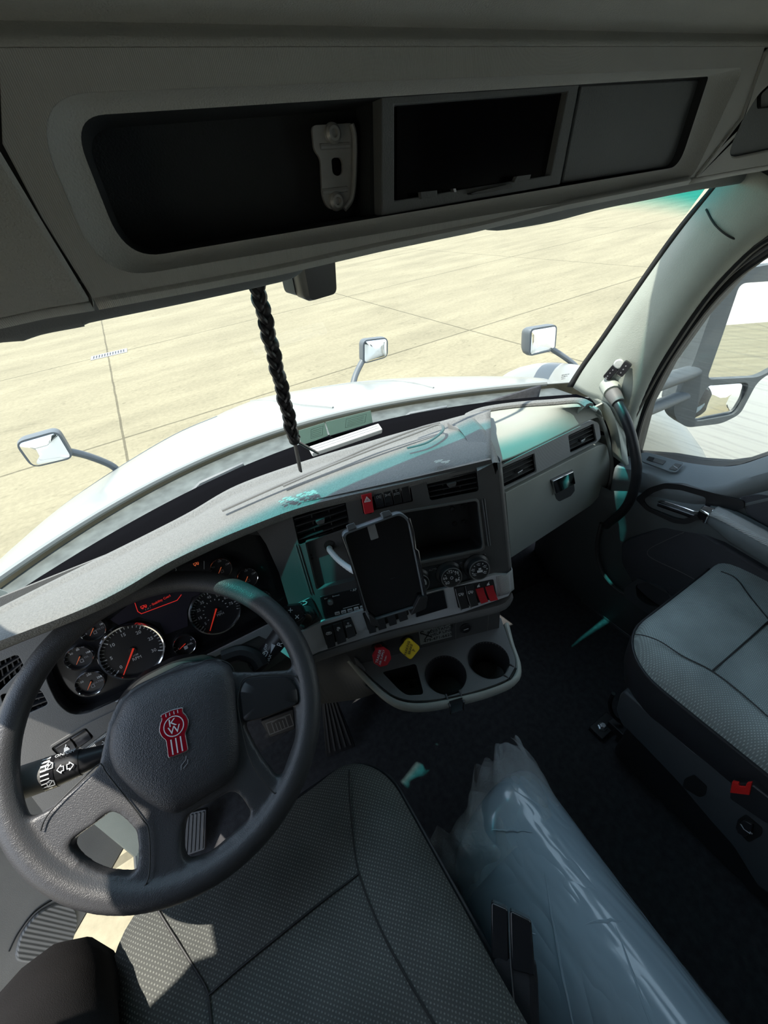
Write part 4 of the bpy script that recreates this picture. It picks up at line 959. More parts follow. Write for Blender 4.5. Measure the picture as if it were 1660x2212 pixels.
# vent strip
vs_px = [(1077, 1006), (1276, 908), (1292, 912), (1297, 945), (1288, 955), (1087, 1058)]
v1 = [(1081, 1010), (1153, 978), (1158, 1018), (1088, 1053)]; v2 = [(1226, 940), (1281, 914), (1288, 952), (1231, 979)]
bm = newbm(); plate(bm, FG, rnd(FG.px(vs_px), [.004, .012, .015, .012, .012, .004]), [rnd(FG.px(v1), .005), rnd(FG.px(v2), .005)], .003, -.004); obj('vent_strip', bm, M['silverrib'], DASH, bev=.0015)
vent(FG, v1, DASH, 4, 4, (1121, 1019), 'dash_dark', 'silver'); vent(FG, v2, DASH, 4, 4, (1257, 951), 'dash_dark', 'silver')
# glove box
GB = thing('glove_box', 'light grey glove box door with chrome latch facing the passenger seat', 'glove box', tuple(FG.at(1200, 1140)))
gp = FG.px([(1088, 1063), (1289, 961), (1308, 958), (1316, 1000), (1311, 1045), (1277, 1088), (1101, 1203)])
bm = newbm(); plate(bm, FG, rnd(gp, [.003, .01, .015, .03, .03, .02, .003]), (), .006, -.02); obj('door', bm, M['dash_light'], GB, bev=.004, seg=3)
lt = FG.px([(1186, 1035), (1231, 1014), (1236, 1041), (1193, 1063)])
bm = newbm(); rc = rnd(FG.px([(1184, 1034), (1233, 1012), (1238, 1058), (1230, 1069), (1205, 1081), (1198, 1075)]), .004); plate(bm, FG, rc, (), .0068, .003); obj('latch_recess', bm, M['dash_dark'], GB)
bm = newbm(); loft(bm, [[FG.p(u, v, .006) for u, v in lt], [FG.p(u, v, .012) for u, v in lt], [FG.p(*(Vector(lt[0]).lerp(Vector((u, v)), .96)), .014) for u, v in lt]]); obj('latch', bm, M['chrome'], GB, bev=.001)
# end cap beyond the glove box and lower apron
bm = newbm(); ce = [FG.at(x, y) for x, y in [(1283, 886), (1303, 905), (1318, 950), (1326, 1000), (1322, 1045), (1300, 1080)]]
ce = resample(spl(ce, 6), 24)
sheet(bm, [[p+Vector((-.018, .0, .006)), p+Vector((-.004, -.002, .002)), p+Vector((.008, .012, -.002)), p+Vector((.012, .05, -.03)), p+Vector((.012, .09, -.09))] for p in ce]); obj('end_cap', bm, M['dash_light'], DASH, ang=60, solid=.002)
bm = newbm(); ap = resample([FG.at(1098, 1206), FG.at(1200, 1140), FG.at(1280, 1088), FG.at(1318, 1045)], 20)
sheet(bm, [[p, p+Vector((0, .015, -.02)), p+Vector((0, .06, -.06)), p+Vector((0, .2, -.12)), p+Vector((0, .36, -.2))] for p in ap]); obj('lower_apron', bm, M['dash_dark'], DASH, ang=60, solid=.003)
bm = newbm(); box(bm, FG, -.20, -.36, .29, .0, -.032, -.038); obj('passenger_fascia', bm, M['dash_light'], DASH)

# ================================================================== HEADER, ROOF, PILLARS
FH = Fr((0, .38, 0), 0, 0)
HD = thing('overhead_console', 'grey overhead console with long black recess, screen and metal bracket', 'overhead console', (.36, .42, -.03))
O_ = rnd(FH.px([(52, 205), (1608, 146), (1496, 388), (222, 606)]), [.034, .012, .022, .034], 10)
I_ = rnd(FH.px([(150, 252), (1532, 165), (1468, 360), (272, 562)], -.012), [.020, .004, .020, .026], 10)
top_px = [(0, 95), (800, 95), (1654, 110)]
outerH = FH.px([(-3, 102), (800, 100), (1654, 100), (1603, 250), (1497, 388), (1230, 441), (1030, 489), (830, 529), (600, 581), (400, 619), (206, 654), (90, 470), (5, 310)])
bm = newbm(); plate(bm, FH, outerH, [O_], 0, -.004); obj('console_front', bm, M['headrib'], HD, bev=.001)
bm = newbm(); oo = [FH.p(u, v, 0) for u, v in O_]; ii = [FH.p(u, v, -.012) for u, v in I_]
loft(bm, [oo]+[[p.lerp(q, t)-FH.N*(.012*(math.sin(t*PI/2)-t)) for p, q in zip(oo, ii)] for t in (.12, .3, .55, .8)]+[ii], True, False); obj('recess_bevel', bm, M['header'], HD, ang=60)
bm = newbm(); pocket(bm, FH, I_, -.012, .05, .02); obj('recess', bm, M['headdark'], HD, recalc=False)
# lower lip, rounded underneath
lipx = [(206, 654), (400, 619), (600, 581), (830, 529), (1030, 489), (1230, 441), (1390, 409), (1497, 388)]
lp3 = resample([FH.at(*p) for p in lipx], 50)
bm = newbm(); sheet(bm, [[p+Vector((0, .002, .004)), p+Vector((0, -.001, 0)), p+Vector((0, .002, -.004)), p+Vector((0, .02, -.005)), p+Vector((0, .10, .005)), p+Vector((0, .22, .03))] for p in lp3]); obj('lower_lip', bm, M['headrib'], HD, ang=60, solid=.002)
# end panels past the grooves
bm = newbm(); lpz = [FH.at(x, y, .003) for x, y in [(198, 660), (100, 675), (0, 697), (-120, 722)]]
lp_out = FH.px([(-8, 315), (88, 475), (197, 655), (100, 673), (0, 694), (-150, 726), (-250, 500), (-200, 150), (-60, 180)], .003)
plate(bm, FH, lp_out, (), .003, -.004); obj('left_end_panel', bm, M['header'], HD, bev=.003)
bm = newbm(); sheet(bm, [[p+Vector((0, .0, .002)), p+Vector((0, .004, -.003)), p+Vector((0, .05, -.003)), p+Vector((0, .2, .03))] for p in resample(lpz, 12)]); obj('left_end_lip', bm, M['headrib'], HD, ang=60, solid=.002)
rp = FH.px([(1657, 112), (1606, 252), (1501, 388), (1580, 373), (1665, 358), (1800, 330), (1850, 100), (1720, 60)], .003)
rh = rnd(FH.px([(1700, 150), (1640, 205), (1598, 275), (1577, 332), (1590, 338), (1665, 322), (1760, 300), (1780, 150)], .003), .008)
bm = newbm(); plate(bm, FH, rp, [rh], .003, -.004); obj('right_end_panel', bm, M['headrib'], HD, bev=.003)
bm = newbm(); pocket(bm, FH, rh, .002, .004); obj('speaker_cover', bm, M['headgrey'], HD, recalc=False)
bm = newbm(); pocket(bm, FH, rnd(FH.px([(1700, 150), (1640, 205), (1640, 235), (1700, 228), (1780, 220)]), .004), .0025, .03); obj('dark_opening', bm, M['inkblack'], HD, recalc=False)
bm = newbm(); rl_ = [FH.at(x, y, .003) for x, y in [(1497, 390), (1580, 374), (1665, 360), (1800, 333)]]
sheet(bm, [[p+Vector((0, .0, .002)), p+Vector((0, .003, -.003)), p+Vector((0, .05, -.003)), p+Vector((0, .2, .03))] for p in resample(rl_, 12)]); obj('right_end_lip', bm, M['headrib'], HD, ang=60, solid=.002)
# brow groove and upper panel
bm = newbm(); tp = resample([FH.at(x, y) for x, y in [(-260, 110), (0, 102), (800, 100), (1654, 100), (1850, 102)]], 40)
sheet(bm, [[p+Vector((0, .001, 0)), p+Vector((0, .004, .004)), p+Vector((0, .012, .008)), p+Vector((0, .016, .013)), p+Vector((0, .010, .0175)), p+Vector((0, -.004, .020)), p+Vector((0, -.02, .028)), p+Vector((0, -.05, .055)), p+Vector((0, -.07, .10)), p+Vector((0, -.08, .17))] for p in tp]); obj('upper_panel', bm, M['header'], HD, ang=70, solid=.003)
bm = newbm(); plate(bm, FH, [(-.40, -.035), (1.05, -.035), (1.05, .22), (-.40, .22)], (), -.066, -.075); obj('console_back', bm, M['headdark'], HD)
# recess contents: divider, screen housing, grey panel
bm = newbm(); plate(bm, FH, FH.px([(800, 207), (823, 206), (823, 465), (800, 470)], -.03), (), -.03, -.055); obj('divider', bm, M['headdark'], HD)
SC = obj('screen_housing', (lambda b: (plate(b, FH, FH.px([(824, 208), (1253, 179), (1211, 398), (826, 466)], -.016), [FH.px([(853, 226), (1228, 197), (1191, 378), (853, 434)], -.016)], -.016, -.05), b)[1])(newbm()), M['headgrey'], HD, bev=.001)
bm = newbm(); plate(bm, FH, FH.px([(850, 222), (1232, 193), (1195, 382), (850, 438)], -.03), (), -.024, -.04); obj('screen', bm, M['screen'], SC)
bm = newbm(); a = FH.px([(1017, 417), (1105, 396), (1107, 405), (1060, 415), (1020, 421)], -.01); plate(bm, FH, rnd(a, .002), (), -.010, -.02); obj('pull_handle', bm, M['blacks'], SC, bev=.001)
for px in ([(1118, 381), (1148, 377), (1145, 387), (1112, 393)], [(980, 408), (985, 407), (987, 414), (982, 415)], [(910, 415), (945, 411), (945, 424), (912, 430)]):
    bm = newbm(); plate(bm, FH, FH.px(px, -.012), (), -.012, -.017); obj('tape', bm, M['headgrey'] if px[0][0] != 980 else M['steel'], SC)
bm = newbm(); plate(bm, FH, FH.px([(1256, 182), (1524, 170), (1498, 270), (1460, 358), (1215, 396)], -.022), (), -.022, -.05); obj('grey_blank_panel', bm, M['headgrey'], HD, bev=.002)
# metal bracket
BR = thing('mounting_bracket', 'bare metal mounting bracket with two rivets hanging inside the black console recess', 'bracket', tuple(FH.at(720, 450, -.045)))
D0 = -.050
bp = rnd(FH.px([(671, 272), (757, 267), (766, 280), (765, 400), (757, 440), (735, 456), (705, 450), (694, 425), (690, 342), (676, 325)], D0), [.004, .003, .004, .02, .012, .01, .01, .01, .004, .004])
hole = rnd(FH.px([(713, 345), (720, 341), (733, 341), (738, 352), (738, 375), (727, 382), (716, 376)], D0), .003)
bm = newbm(); plate(bm, FH, bp, [hole], D0+.003, D0); obj('bracket_plate', bm, M['bracket'], BR, bev=.0008)
bm = newbm(); q = [FH.at(x, y, D0+.006) for x, y in [(760, 268), (767, 300), (766, 385), (760, 430), (745, 452)]]; tube(bm, spl(q, 5), .0022, 8); obj('bracket_flange', bm, M['bracket'], BR)
for a in ([(692, 317), (755, 314)], [(697, 414), (750, 408)]):
    bm = newbm(); tube(bm, [FH.at(*a[0], D0+.003), FH.at(*a[1], D0+.003)], .0022, 8); obj('bracket_rib', bm, M['bracket'], BR)
for x, y in ((715, 290), (723, 435)):
    u, v = FH.uv(x, y, D0); bm = newbm(); lathe(bm, FH, [(.0075, D0+.003), (.007, D0+.006), (.005, D0+.008), (.003, D0+.008), (.0025, D0+.005), (.0001, D0+.005)], 24, u, v); obj('rivet', bm, M['bracket'], BR)

# sun visors under the header
def visor(px, Y, label):
    P = [aty(x, y, Y) for x, y in px]
    bm = newbm(); P = resample(spl(P, 5), 50)
    rr = []
    for i, p in enumerate(P):
        rr.append([p+Vector((0, -.006, .05)), p+Vector((0, -.008, .006)), p+Vector((0, -.004, .001)), p, p+Vector((0, .004, .001)), p+Vector((0, .008, .006)), p+Vector((0, .008, .05))])
    loft(bm, rr); return tag(obj('sun_visor', bm, M['headgrey'], ang=50), label, 'sun visor', 'sun visors')
visor([(-120, 770), (-20, 744), (30, 738), (50, 737), (95, 722), (189, 704), (192, 698), (400, 655), (560, 620), (630, 602), (657, 580), (658, 565)], .47, 'grey sun visor folded under the left part of the header')
visor([(1015, 480), (1030, 491), (1060, 498), (1100, 496), (1200, 478), (1300, 452), (1400, 432), (1500, 412), (1580, 400), (1700, 378)], .47, 'grey sun visor folded under the right part of the header')
# dark camera pod by the strap
CB = thing('windscreen_camera', 'black rounded camera housing hanging at the top of the windscreen', 'camera', tuple(aty(685, 636, .50)))
P = rnd([(-.022, -.020), (.021, -.020), (.023, .026), (-.025, .026)], .008)
ctr = aty(683, 600, .50); G = Fr(ctr, -12, -8)
bm = newbm(); loft(bm, [[G.p(u*.9, v*.9, .012) for u, v in P], [G.p(u, v, .006) for u, v in P], [G.p(u, v, -.012) for u, v in P], [G.p(u*.8, v*.8, -.018) for u, v in P]]); obj('camera_body', bm, M['black'], CB, ang=50)
bm = newbm(); loft(bm, [[G.p(u*.9-.003, v*.92, -.012) for u, v in P], [G.p(u*.9-.006, v*.9, -.03) for u, v in P]]); obj('camera_back', bm, M['grey_ext'], CB, ang=50)
bm = newbm(); lathe(bm, G, [(.006, -.03), (.005, -.036), (.0001, -.034)], 16, 0, 0); obj('camera_lens', bm, M['screen'], CB)
bm = newbm(); tube(bm, [G.p(0, .02, -.01), G.p(0, .05, -.03)], .01, 8); obj('bracket', bm, M['black'], CB)
# outside sun shade edge seen through the tinted band
bm = newbm(); q = [aty(x, y, .72) for x, y in [(700, 552), (760, 548), (880, 526), (1000, 505), (1060, 495)]]
rr = [[p+Vector((0, .004, .016)), p, p+Vector((0, .006, .0)), p+Vector((0, .010, .016))] for p in resample(q, 20)]
loft(bm, rr); tag(obj('outside_sun_shade', bm, M['grey_ext'], bev=.003), 'dark outside sun shade edge above the middle of the windscreen', 'sun shade')

# roof, rails and walls around the cab
bm = newbm(); plate(bm, FLOORF, rect(-.52, -.75, 1.14, .66), (), .34, .30); struct(obj('ceiling', bm, M['headgrey']))
bm = newbm(); sheet(bm, [[(x, Wt(x)+.012, .025) for x in [-.50+i*.041 for i in range(41)]], [(x, Wt(x)-.02, .10) for x in [-.50+i*.041 for i in range(41)]], [(x, Wt(x)-.10, .31) for x in [-.50+i*.041 for i in range(41)]]]); struct(obj('trim_1', bm, M['headgrey'], solid=.02))
bm = newbm(); plate(bm, Fr((0, -.80, 0), 0, 0), rect(-.56, -1.4, 1.16, .36), (), 0, -.04); struct(obj('wall_back', bm, M['headgrey']))
FXr = fxplane(1.10)
# right wall: roof rail down to the window, door skin below
bm = newbm(); wing = [FXr.uv(x, y) for x, y in [(1366, 985), (1392, 880), (1438, 790), (1508, 690), (1588, 600), (1655, 548)]]
uT = [(-.40, -.10)]
top = [(-.78, -1.36), (-.78, .32), (.75, .32), (.75, -.30)]
win_b = [FXr.uv(x, y) for x, y in [(1660, 983), (1600, 1003), (1560, 1008), (1500, 1003), (1440, 992)]]
winpoly = wing+[(-.20, -.10), (.02, -.07), (.45, -.08), (.55, -.12), (.55, -.52), (.30, -.53), (-.0, -.53)][0:6]+[(.0, -.54)]+win_b
winpoly = [(-w[0], w[1]) if False else w for w in winpoly]
plate(bm, FXr, [(-.78, -1.36), (.75, -1.36), (.75, .32), (-.46, .32), (-.50, .0)]+[FXr.uv(x, y) for x, y in [(1560, 450), (1480, 560), (1400, 670), (1330, 780), (1300, 860)]]+[(-.80, -.80)], [winpoly], 0, -.05); struct(obj('wall_right', bm, M['rubber']))
bm = newbm(); plate(bm, FXr, winpoly, (), -.03, -.034); struct(obj('window_2', bm, M['sideglass'], smooth=False))
WINP = winpoly

# right pillar trim
A_ = [(1600, 345), (1545, 412), (1470, 505), (1390, 616), (1310, 732), (1262, 800), (1240, 838)]
B_ = [(1660, 380), (1600, 455), (1535, 530), (1455, 630), (1378, 748), (1330, 815), (1290, 862)]
C_ = [(1740, 455), (1672, 497), (1608, 545), (1520, 640), (1432, 770), (1385, 860), (1352, 930)]
D_ = [(1745, 468), (1678, 505), (1616, 552), (1528, 648), (1440, 778), (1393, 868), (1360, 985)]
def rw(L, X, n=30): return resample(spl([atx(x, y, X) for x, y in L], 5), n)
pa, pb, pc, pd = rw(A_, 1.035), rw(B_, 1.02), rw(C_, 1.045), rw(D_, 1.085)
mid1 = [a.lerp(b, .5)+Vector((-.008, -.004, 0)) for a, b in zip(pa, pb)]; mid2 = [a.lerp(b, .6)+Vector((-.012, -.004, 0)) for a, b in zip(pb, pc)]
PIL = thing('pillar_trim', 'pale grey windscreen pillar trim between the windscreen and the passenger window', 'pillar trim', (1.04, .75, -.62))
bm = newbm(); sheet(bm, [[p0+Vector((.02, .02, 0)), p0, m1, p1, m2, p2, p3] for p0, m1, p1, m2, p2, p3 in zip(pa, mid1, pb, mid2, pc, pd)]); obj('trim_skin', bm, M['pillar'], PIL, ang=70, solid=.002)
bm = newbm(); tube(bm, spl([atx(1526, 452, 1.026), atx(1545, 485, 1.015), atx(1578, 512, 1.018), atx(1618, 524, 1.04)], 6), .0016, 6); obj('trim_seam', bm, M['inkblack'], PIL)
# black edge of the glass along the pillar (ceramic band)
bm = newbm(); ga = rw([(1592, 340), (1535, 412), (1462, 500), (1382, 612), (1302, 728), (1254, 795), (1228, 836)], 1.04)
sheet(bm, [[g+Vector((-.0, .004, 0)), a+Vector((.004, .004, 0))] for g, a in zip(ga, pa)]); obj('black_band', bm, M['inkblack'], PIL, solid=.004)
bm = newbm(); q = rw([(1340, 985), (1355, 930), (1392, 852), (1440, 768), (1527, 640), (1614, 545), (1680, 500), (1745, 462)], 1.062); tube(bm, q, .010, 10); obj('weather_strip', bm, M['rubber'], PIL)
bm = newbm(); q = rw([(1368, 985), (1385, 905), (1432, 800), (1505, 690), (1580, 605), (1650, 552), (1720, 510)], 1.092); tube(bm, q, .009, 10); obj('weather_strip', bm, M['rubber'], PIL)
bm = newbm(); q = rw([(1352, 985), (1368, 915), (1412, 822), (1480, 715), (1560, 612), (1640, 545), (1720, 498)], 1.075); tube(bm, q, .0035, 8); obj('door_edge_bead', bm, M['dash_mid'], PIL)
# lower cover and grab handle
bm = newbm(); sheet(bm, [resample(spl([atx(x, y, X) for x, y, X in r], 6), 14) for r in (
    [(1240, 838, 1.035), (1285, 868, 1.02), (1318, 930, 1.02), (1325, 985, 1.03)],
    [(1290, 862, 1.02), (1318, 880, 1.012), (1338, 940, 1.015), (1345, 1000, 1.03)],
    [(1352, 930, 1.045), (1352, 950, 1.04), (1356, 985, 1.045), (1362, 1020, 1.05)])]); obj('lower_cover', bm, M['pillar'], PIL, ang=60, solid=.002)
GHd = thing('grab_handle', 'curved black grab handle running down from the right pillar to the door', 'grab handle', tuple(atx(1340, 1105, 1.0)))
gp_ = [atx(1326, 856, 1.0), atx(1340, 880, .985), atx(1358, 920, .975), atx(1371, 970, .97), atx(1376, 1020, .97), atx(1366, 1070, .98), atx(1345, 1105, 1.0), atx(1310, 1135, 1.03)]
bm = newbm(); tube(bm, spl(gp_, 6), .0125, 14); obj('grip', bm, M['black'], GHd)
bm = newbm(); tube(bm, [atx(1318, 838, 1.015), atx(1326, 853, .998), atx(1336, 870, .988)], [.020, .019, .0155], 18); obj('upper_socket', bm, M['dash_mid'], GHd)
bm = newbm(); tube(bm, [atx(1316, 830, 1.02), atx(1324, 848, 1.0)], [.024, .0215], 18); obj('socket_cover', bm, M['pillar'], GHd)
# key fobs on the pillar
def fob(px, X, rot, label, clear=False):
    c = atx(*px, X); G = Fr(c, 65, 12).sub(0, 0, .004, rot)
    t = thing('key_fob', label, 'key fob', tuple(c))
    bm = newbm(); P = rnd([(-.009, -.019), (.009, -.019), (.011, .016), (-.010, .019)], .006)
    loft(bm, [[G.p(u*.9, v*.9, .014) for u, v in P], [G.p(u, v, .011) for u, v in P], [G.p(u, v, .0) for u, v in P]]); obj('fob_body', bm, M['blacks'], t, ang=50)
    bm = newbm()
    for k in range(3): lathe(bm, G, [(.002, .014), (.0017, .0155), (.0001, .0155)], 10, 0, .008-.009*k)
    obj('button', bm, M['steel'], t)
    if clear:
        bm = newbm(); lathe(bm, G, [(.012, .008), (.012, .013), (.009, .016), (.0001, .0165)], 20, .001, .026); obj('clear_lens', bm, M['lens'], t)
        bm = newbm(); addme(bm, textmesh(G, '12', .006, 0, -.016, .0145)); obj('printing', bm, M['print'], t, smooth=False)
fob((1322, 803), 1.018, -28, 'black key fob with clear round lens clipped on the pillar trim', True)
fob((1350, 795), 1.012, -22, 'plain black key fob rightmost on the pillar trim')

# hanging braided strap
ST = thing('braided_strap', 'dark braided strap hanging from the header in front of the windscreen', 'strap', tuple(aty(640, 975, .52)))
top_, bot_ = aty(549, 590, .52), aty(636, 950, .52)
L = top_-bot_
for s_ in range(3):
    bm = newbm(); q = []
    for k in range(91):
        t = k/90; a = t*2*PI*5.2 + s_*2*PI/3
        q.append(bot_.lerp(top_, t)+Vector((math.cos(a)*.0052, math.sin(2*a)*.003, 0)))
    tube(bm, q, .0053, 8, flat=.7); obj('strand', bm, M['braid'], ST)
bm = newbm(); bmesh.ops.create_uvsphere(bm, u_segments=16, v_segments=10, radius=.008, matrix=Matrix.Translation(bot_)); obj('knot', bm, M['braid'], ST)
for d in (Vector((-.004, -.002, -.05)), Vector((.030, .006, -.036))):
    bm = newbm(); tube(bm, [bot_, bot_+d*.5, bot_+d], [.006, .0065, .006], 8, flat=.35); obj('tail', bm, M['braid'], ST)
# white plastic bar at the foot of the glass
WB = Fr(atz(745, 955, -.455), 0, 60)
e0, e1 = atz(672, 978, -.462), atz(822, 927, -.462); ax_ = (e1-e0).normalized()
G = Fr((0, 0, 0), 0, 0); G.P = (e0+e1)/2; G.H = ax_; G.N = Vector((0, -.35, .94)); G.N = (G.N-ax_*G.N.dot(ax_)).normalized(); G.V = G.N.cross(G.H)
TB = thing('plastic_bar', 'white plastic bar lying between the dashboard pad and the windscreen', 'plastic bar', tuple(G.P))
hw = (e1-e0).length/2
bm = newbm(); plate(bm, G, rect(-hw, -.011, hw, .011, .003), (), .010, -.004); obj('bar_body', bm, M['white_sun'], TB, bev=.002)
bm = newbm(); line(bm, G, [(-hw+.005, .004), (hw-.005, .004)], .001, .0102); line(bm, G, [(-hw+.006, -.003), (hw-.006, -.003)], .0008, .0102); obj('groove', bm, M['grey_ext'], TB, smooth=False)
# stickers on the inside of the windscreen
def glasspt(x, y):
    # march the pixel ray to the windscreen surface
    r = ray(x, y).normalized(); lo_, hi_ = .3, 2.5
    def f(t):
        p = r*t; tt = (p.z+.57)/.60; tt = max(0, min(1, tt)); yb, yt = Wb(p.x)+.012, Wt(p.x)
        return p.y-(yb+(yt-yb)*tt*(.57/.55)+.02*math.sin(PI*tt))
    for _ in range(50):
        m_ = (lo_+hi_)/2
        if f(m_) > 0: hi_ = m_
        else: lo_ = m_
    return r*lo_
M['stick_pale'] = mat('sticker_pale', (0.42, 0.50, 0.46), 0.5)
_n = M['stick_pale'].node_tree; _t = _n.nodes.new('ShaderNodeBsdfTranslucent'); _t.inputs[0].default_value = (.30, .38, .34, 1); _x = _n.nodes.new('ShaderNodeMixShader'); _x.inputs[0].default_value = .7
_n.links.new(_n.nodes['Principled BSDF'].outputs[0], _x.inputs[1]); _n.links.new(_t.outputs[0], _x.inputs[2]); _n.links.new(_x.outputs[0], _n.nodes['Material Output'].inputs[0]); M['stick_ink'] = mat('sticker_ink', (0.2, 0.24, 0.23), 0.6)
for px, lab in (([(642, 930), (700, 912), (708, 940), (652, 962)], 'small pale sticker at the foot of the windscreen left of the long one'), ([(702, 911), (800, 886), (804, 912), (712, 940)], 'long pale sticker with faint printing at the foot of the windscreen')):
    P = [glasspt(*p)+Vector((0, -.004, 0)) for p in px]
    t = thing('windscreen_sticker', lab, 'sticker', tuple(P[3]), 'windscreen stickers')
    bm = newbm(); n_ = (P[1]-P[0]).cross(P[3]-P[0]).normalized()*.0008; loft(bm, [P, [p+n_ for p in P]]); obj('sticker_sheet', bm, M['stick_pale'], t, smooth=False)
    G = Fr((0, 0, 0), 0, 0); G.P = (P[0]+P[2])/2; G.H = (P[1]-P[0]).normalized(); G.N = (P[1]-P[0]).cross(P[0]-P[3]).normalized()
    if G.N.y > 0: G.N = -G.N
    G.V = G.N.cross(G.H)
    bm = newbm(); w = (P[1]-P[0]).length; h = (P[3]-P[0]).length
    line(bm, G, rect(-w*.1, -h*.25, w*.35, h*.3), .0008, .0012, closed=True)
    for k in range(4): line(bm, G, [(-w*.06, h*(.18-.11*k)), (w*.3, h*(.18-.11*k))], .0008, .0012)
    obj('print', bm, M['stick_ink'], t, smooth=False)
bm = newbm(); G = Fr((0, 0, 0), 0, 0); G.P = glasspt(1216, 812)+Vector((0, -.006, 0)); G.H = Vector((.93, -.36, 0)); G.N = Vector((-.33, -.83, -.45)).normalized(); G.V = G.N.cross(G.H)
for k in range(3): addme(bm, textmesh(G, ('MADE IN', 'SAFETY', 'AS-1')[k], .006, 0, .008-.008*k, .001))
tag(obj('glass_marking', bm, M['grey_ext'], smooth=False), 'tiny printed glass maker marking at the lower right corner of the windscreen', 'marking')

# ================================================================== STEERING WHEEL AND COLUMN
WH = thing('steering_wheel', 'large black four spoke steering wheel with a red badge, in front of the gauges', 'steering wheel', tuple(FW.P))
RR = .2105
def wpx(L, off=-.008): return FW.px(L, off)
bm = newbm()
rings = []
for i in range(96):
    a = 2*PI*i/96; c = (math.cos(a), math.sin(a)); rg = []
    for j in range(16):
        b = 2*PI*j/16; rg.append(FW.p(c[0]*(RR+.0185*math.cos(b)), c[1]*(RR+.0185*math.cos(b)), .0175*math.sin(b)))
    rings.append(rg)
rings.append(rings[0])
vs_ = [[bm.verts.new(p) for p in r] for r in rings[:-1]]
for i in range(96):
    a, b = vs_[i], vs_[(i+1) % 96]
    for j in range(16): bm.faces.new((a[j], a[(j+1) % 16], b[(j+1) % 16], b[j]))
oB = wpx([(527, 1559), (637, 1519), (640, 1590), (610, 1673), (600, 1678), (561, 1627)])
oC = wpx([(398, 1795), (405, 1762), (420, 1750), (502, 1704), (520, 1712), (544, 1748), (541, 1765), (455, 1843), (405, 1858), (398, 1835)])
oD = wpx([(150, 1818), (220, 1768), (247, 1745), (268, 1756), (300, 1786), (306, 1820), (304, 1868), (291, 1884), (228, 1880), (186, 1858)])
ur = wpx([(652, 1432)])[0]; ul = wpx([(60, 1760)])[0]
ar, al = math.atan2(ur[1], ur[0]), math.atan2(ul[1], ul[0])
if al > 0: al -= 2*PI
arc = [(math.cos(ar+(al-ar)*i/40)*.205, math.sin(ar+(al-ar)*i/40)*.205) for i in range(41)]
topb = wpx([(88, 1758), (120, 1742), (220, 1655), (240, 1560), (262, 1512), (300, 1480), (400, 1432), (480, 1425), (505, 1452), (560, 1452), (625, 1448), (640, 1425)])
outl = arc+topb
plate(bm, FW, outl, [rnd(oB, .01), rnd(oC, .012), rnd(oD, .014)], .006, -.020)
w_o = obj('wheel_body', bm, M['rim'], WH)
for nm, kw in (('REMESH', 1), ('SMOOTH', 1)):
    md = w_o.modifiers.new(nm.lower(), nm)
    if nm == 'REMESH': md.mode = 'VOXEL'; md.voxel_size = .0032; md.use_smooth_shade = True
    else: md.iterations = 9; md.factor = .5
# airbag pad
pad = rnd(FW.px([(250, 1545), (268, 1503), (338, 1460), (455, 1424), (492, 1436), (505, 1470), (517, 1620), (502, 1686), (378, 1762), (350, 1758), (295, 1725), (243, 1670), (229, 1630), (234, 1575)], .018), [.01, .02, .03, .02, .01, .02, .02, .02, .02, .02, .02, .02, .02, .02])
bm = newbm(); cpd = Vector((sum(p[0] for p in pad)/len(pad), sum(p[1] for p in pad)/len(pad)))
def pr_(s, o): return [FW.p(*(cpd+(Vector(p)-cpd)*s), o) for p in pad]
loft(bm, [pr_(.99, -.03), pr_(1.02, -.004), pr_(1.01, .006), pr_(.985, .013), pr_(.94, .019), pr_(.85, .0235), pr_(.6, .0265), pr_(.3, .0275), pr_(.02, .028)]); obj('airbag_pad', bm, M['leather'], WH, ang=70)
bm = newbm(); tube(bm, pr_(1.03, .001)+[pr_(1.03, .001)[0]], .0012, 6); obj('pad_seam', bm, M['inkblack'], WH)
# switch blank on the right spoke and spoke seams
sb = rnd(wpx([(515, 1492), (530, 1466), (622, 1461), (644, 1485), (648, 1520), (570, 1552), (524, 1562)], .012), .008)
bm = newbm(); csb = Vector((sum(p[0] for p in sb)/len(sb), sum(p[1] for p in sb)/len(sb)))
loft(bm, [[FW.p(*p, .0) for p in sb], [FW.p(*p, .008) for p in sb], [FW.p(*(csb+(Vector(p)-csb)*.93), .012) for p in sb], [FW.p(*(csb+(Vector(p)-csb)*.5), .0125) for p in sb]]); obj('spoke_blank', bm, M['black'], WH, ang=50)
for L_px, cl in (([(518, 1492), (515, 1535), (540, 1640), (585, 1705), (600, 1712), (618, 1700), (650, 1610), (656, 1540), (648, 1475), (622, 1458), (535, 1463)], True), ([(88, 1795), (110, 1752), (205, 1658), (222, 1655), (232, 1672), (305, 1765), (322, 1800), (322, 1890), (300, 1922), (250, 1925)], False)):
    bm = newbm(); q = spl([FW.p(*p, .0105) for p in wpx(L_px, .010)], 6, cl)
    if cl: q.append(q[0])
    tube(bm, q, .0010, 6); obj('spoke_seam', bm, M['inkblack'], WH)
